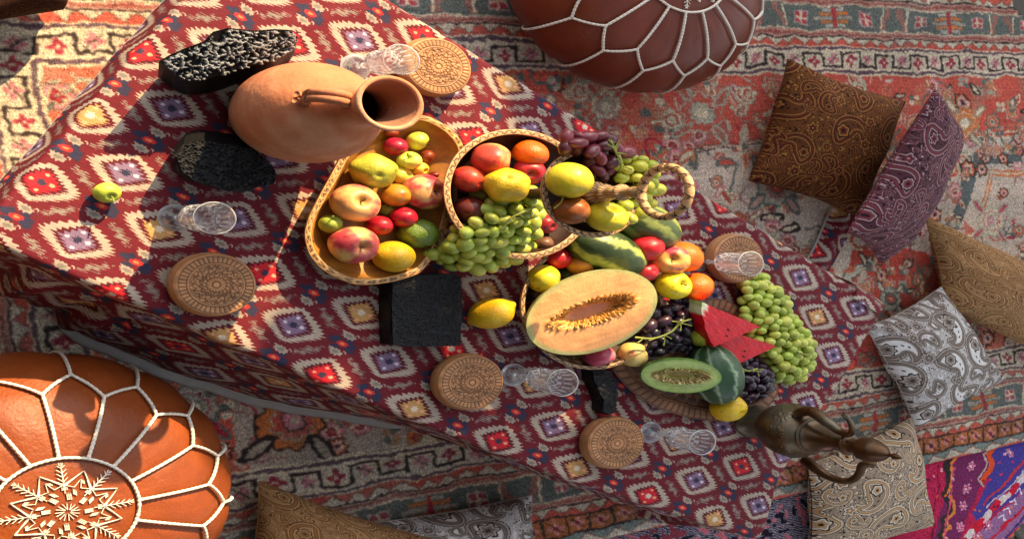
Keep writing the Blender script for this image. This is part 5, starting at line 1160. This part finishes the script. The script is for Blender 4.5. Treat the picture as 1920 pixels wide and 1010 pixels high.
bunch('small bunch of lit yellow-green grapes on the upper tier behind the stem', [(1170, 318, 24, 20, .262), (1205, 325, 30, 28, .262), (1205, 360, 30, 26, .255), (1180, 395, 24, 18, .258)], 11.0, GY, 30, 3, 1.15, lay=2, stalk=((1160, 290, .29), (1165, 305, .295), (1162, 322, .29)), twigs=2)
bunch('bunch of plum-red grapes at the top of the upper tier', [(1068, 268, 16, 14, .275), (1105, 270, 40, 20, .275), (1140, 285, 34, 24, .27), (1128, 318, 28, 18, .26)], 11.5, GR_, 22, 4, 1.6, lay=2, stalk=((1143, 262, .30), (1152, 280, .30), (1160, 296, .295)), twigs=6)
bunch('bunch of black grapes with pale bare twigs beside the cantaloupe', [(1215, 640, 36, 26, .035), (1250, 610, 52, 44, .040), (1285, 590, 40, 34, .036), (1262, 640, 50, 24, .03)], 10.0, GD, 70, 5, 1.4, lay=3, stalk=((1190, 632, .085), (1225, 634, .092), (1258, 622, .096), (1275, 605, .096), (1296, 598, .09)), twigs=10)
bunch('second bunch of black grapes in the shade beside the striped squash', [(1395, 690, 30, 24, .020), (1412, 715, 36, 26, .018), (1400, 738, 24, 14, .015)], 9.5, GD, 42, 6, 1.35, lay=3, stalk=((1380, 685, .055), (1402, 695, .062), (1420, 690, .058)), twigs=5)
bunch('long bunch of green grapes trailing along the far end of the board', [(1415, 535, 26, 22, .012), (1430, 560, 40, 28, .014), (1440, 600, 48, 34, .014), (1470, 640, 52, 40, .014), (1485, 675, 40, 32, .012), (1478, 700, 28, 18, .010)], 9.2, GG, 190, 7, 1.12, lay=3, stalk=((1495, 660, .05), (1510, 664, .052), (1524, 664, .048)), twigs=1)

# ------------------------------------------------------------------ copper ewer
c = U(1408, 786, T); ew = empty('copper_ewer', 'dark tarnished copper ewer with hinged domed lid, long handle and curved spout', 'ewer', c)
top = U(1683, 856, T + .335); lean = nat(top) - nat(c)
def ew_col(V):
    n = vnoise(V, 26, 3) + .5 * vnoise(V, 70, 5); a = sm(-.8, .8, n)[:, None]; return hx('503218') * (1 - a) + hx('5c5546') * a
def ew_place(V): V = np.asarray(V, float); return place(V + (V[:, 2:3] / lean[2]) * np.array([lean[0], lean[1], 0]), c)
def ewp(name, prof, seg=56, n=50, caps=(True, True), dent=None):
    V, Fx = lathe(spline(np.array(prof), n), seg, *caps); 
    if dent is not None: V = dent(V)
    return part(name, ew_place(V), Fx, M_copper, ew, col=ew_col(V))
ewp('foot', [(.044, .0), (.046, .006), (.036, .020), (.028, .040), (.030, .048)])
def fl(V):
    th = np.arctan2(V[:, 1], V[:, 0]); z = V[:, 2]; r = np.hypot(V[:, 0], V[:, 1]); k = np.ones(len(V))
    for a0 in np.arange(-math.pi, math.pi, math.pi / 4):
        d = np.arctan2(np.sin(th - a0), np.cos(th - a0)); x, y = d * r, z - .118; q = np.hypot(x, y); an = np.arctan2(y, x); k += .030 * (np.abs(np.cos(an * 6)) > .72) * (q < .017) * (q > .004)
    V = V.copy(); V[:, 0] *= k; V[:, 1] *= k; return V
V_, F_ = lathe(spline(np.array([(.030, .0485), (.050, .060), (.063, .085), (.0655, .105), (.060, .128), (.049, .143), (.042, .149)]), 70), 160); V_ = fl(V_); part('body', ew_place(V_), F_, M_copper, ew, col=ew_col(V_))
ewp('shoulder_ring', [(.041, .1492), (.045, .151), (.0445, .154), (.040, .155)])
ewp('neck', [(.039, .1555), (.030, .165), (.022, .180), (.0165, .200), (.0155, .218), (.017, .226)])
ewp('collar', [(.017, .2265), (.025, .229), (.0255, .234), (.018, .238), (.0165, .250), (.019, .258)])
ewp('lid', [(.0195, .2585), (.0265, .262), (.028, .272), (.0265, .288), (.018, .304), (.009, .313), (.005, .318), (.0045, .323), (.0075, .328), (.006, .335), (.0005, .345)])
# the handle and spout follow the photograph's curves in plan
def curve_part(name, pts, rad, seg=12):
    P = spline([nat(U(x, y, T + z)) for x, y, z in pts], 48); tv, tf = tube_geo(P, np.interp(np.linspace(0, 1, len(P)), np.linspace(0, 1, len(rad)), rad), seg); part(name, wld(tv), tf, M_copper, ew, col=ew_col(tv - nat(c)))
curve_part('handle', ((1492, 776, .135), (1520, 770, .165), (1550, 790, .20), (1575, 808, .225), (1590, 814, .245), (1597, 808, .252), (1596, 795, .250), (1588, 783, .245), (1580, 775, .243)), (.010, .013, .011, .008, .006, .006, .005, .005))
curve_part('spout', ((1512, 862, .085), (1530, 878, .115), (1555, 893, .14), (1580, 901, .165), (1600, 898, .185), (1612, 885, .205), (1617, 872, .22), (1630, 868, .232), (1640, 872, .238)), (.014, .011, .009, .008, .008, .008, .009, .010, .008))
curve_part('lid_hinge', ((1618, 836, .262), (1604, 836, .262), (1598, 842, .252)), (.004, .004, .003), 8)
# ------------------------------------------------------------------ canvas awning added out of view, its outline shaped to cast the right half's shade
M_canvas = mat('cream_canvas', color=(.70, .66, .58), rough=.9, bump=.4, bscale=200, vary=.08, vscale=6)
ZA = 2.7
def to_blocker(P): return np.asarray(P, float) + np.array(sun_dir) * ((ZA - P[2]) / sun_dir.z)
EDGE = [(640, -330), (800, -70), (940, 125), (968, 238), (1100, 400), (1262, 545), (1285, 640), (1165, 725), (1065, 785), (960, 785), (890, 730), (850, 640), (740, 582), (620, 558), (530, 566), (488, 606), (490, 660), (515, 705), (600, 694), (618, 674), (655, 668), (670, 700), (700, 790), (790, 832), (812, 745), (872, 800), (850, 860), (800, 960), (770, 1120)]  # lobe and notches invented to set where sun patches fall
loop = [U(x, y, T) for x, y in EDGE] + [wld(np.array(q)) for q in ((1.5, -2.0, T), (4.6, -2.0, T), (5.4, 2.9, T), (1.4, 2.9, T))]
LP = np.array([to_blocker(p) for p in loop]); nL = len(LP)
aw = empty('sun_blocker', 'cream canvas awning on poles added out of view to shade the right half of the rug', 'awning', (LP[:, 0].mean(), LP[:, 1].mean(), .01))
V = np.concatenate([LP, LP + [0, 0, .012]]); Fx = [tuple(range(nL))[::-1], tuple(range(nL, 2 * nL))] + [(i, (i + 1) % nL, nL + (i + 1) % nL, nL + i) for i in range(nL)]
part('canvas', V, Fx, M_canvas, aw, smooth=False)
for i in (nL - 1, nL - 2, nL - 3, nL - 4):
    p = LP[i]; tv, tf = tube_geo(np.array([(p[0], p[1], -.11), (p[0], p[1], ZA - .002)]), .03, 10); part('pole', tv, tf, M_tablewood, aw)

# dark cloth screen added out of view: blocks sky so the lower left stays dim
M_screen = mat('dark_cloth', color=(.10, .08, .07), rough=.95, vary=.2, vscale=8)
scn = empty('sky_blocker', 'dark cloth screen added out of view to cut the sky light at lower left', 'sky blocker', wld(np.array([.4, -1.45, .01])))
path_ = [(1.35, -1.45), (-.25, -1.45), (-.35, -1.3), (-.35, .85)]; sp_ = np.array(path_); cs_ = np.concatenate([[0], np.cumsum(np.hypot(*np.diff(sp_, axis=0).T))])
def screen_pt(f, z, o=0.): q_ = f * cs_[-1]; return np.array([np.interp(q_, cs_, sp_[:, 0]) - o * (q_ > 1.65), np.interp(q_, cs_, sp_[:, 1]) - o * (q_ <= 1.65) + .02 * math.sin(q_ * 14) * (q_ <= 1.55), z])
a_ = np.array([[screen_pt(i / 90, z, o) for z in (0.012, 1.6, 3.2)] for o in (0., .012) for i in range(91)]); part('cloth', wld(a_.reshape(-1, 3)), gridf(91, 3) + gridf(91, 3, off=273, flip=True), M_screen, scn)
for f in (0, .25, .5, .75, 1): p = wld(screen_pt(f, 0., .05)); tv, tf = tube_geo(np.array([(p[0], p[1], -.05), (p[0], p[1], 3.22)]), .02, 10); part('pole', tv, tf, M_tablewood, scn)
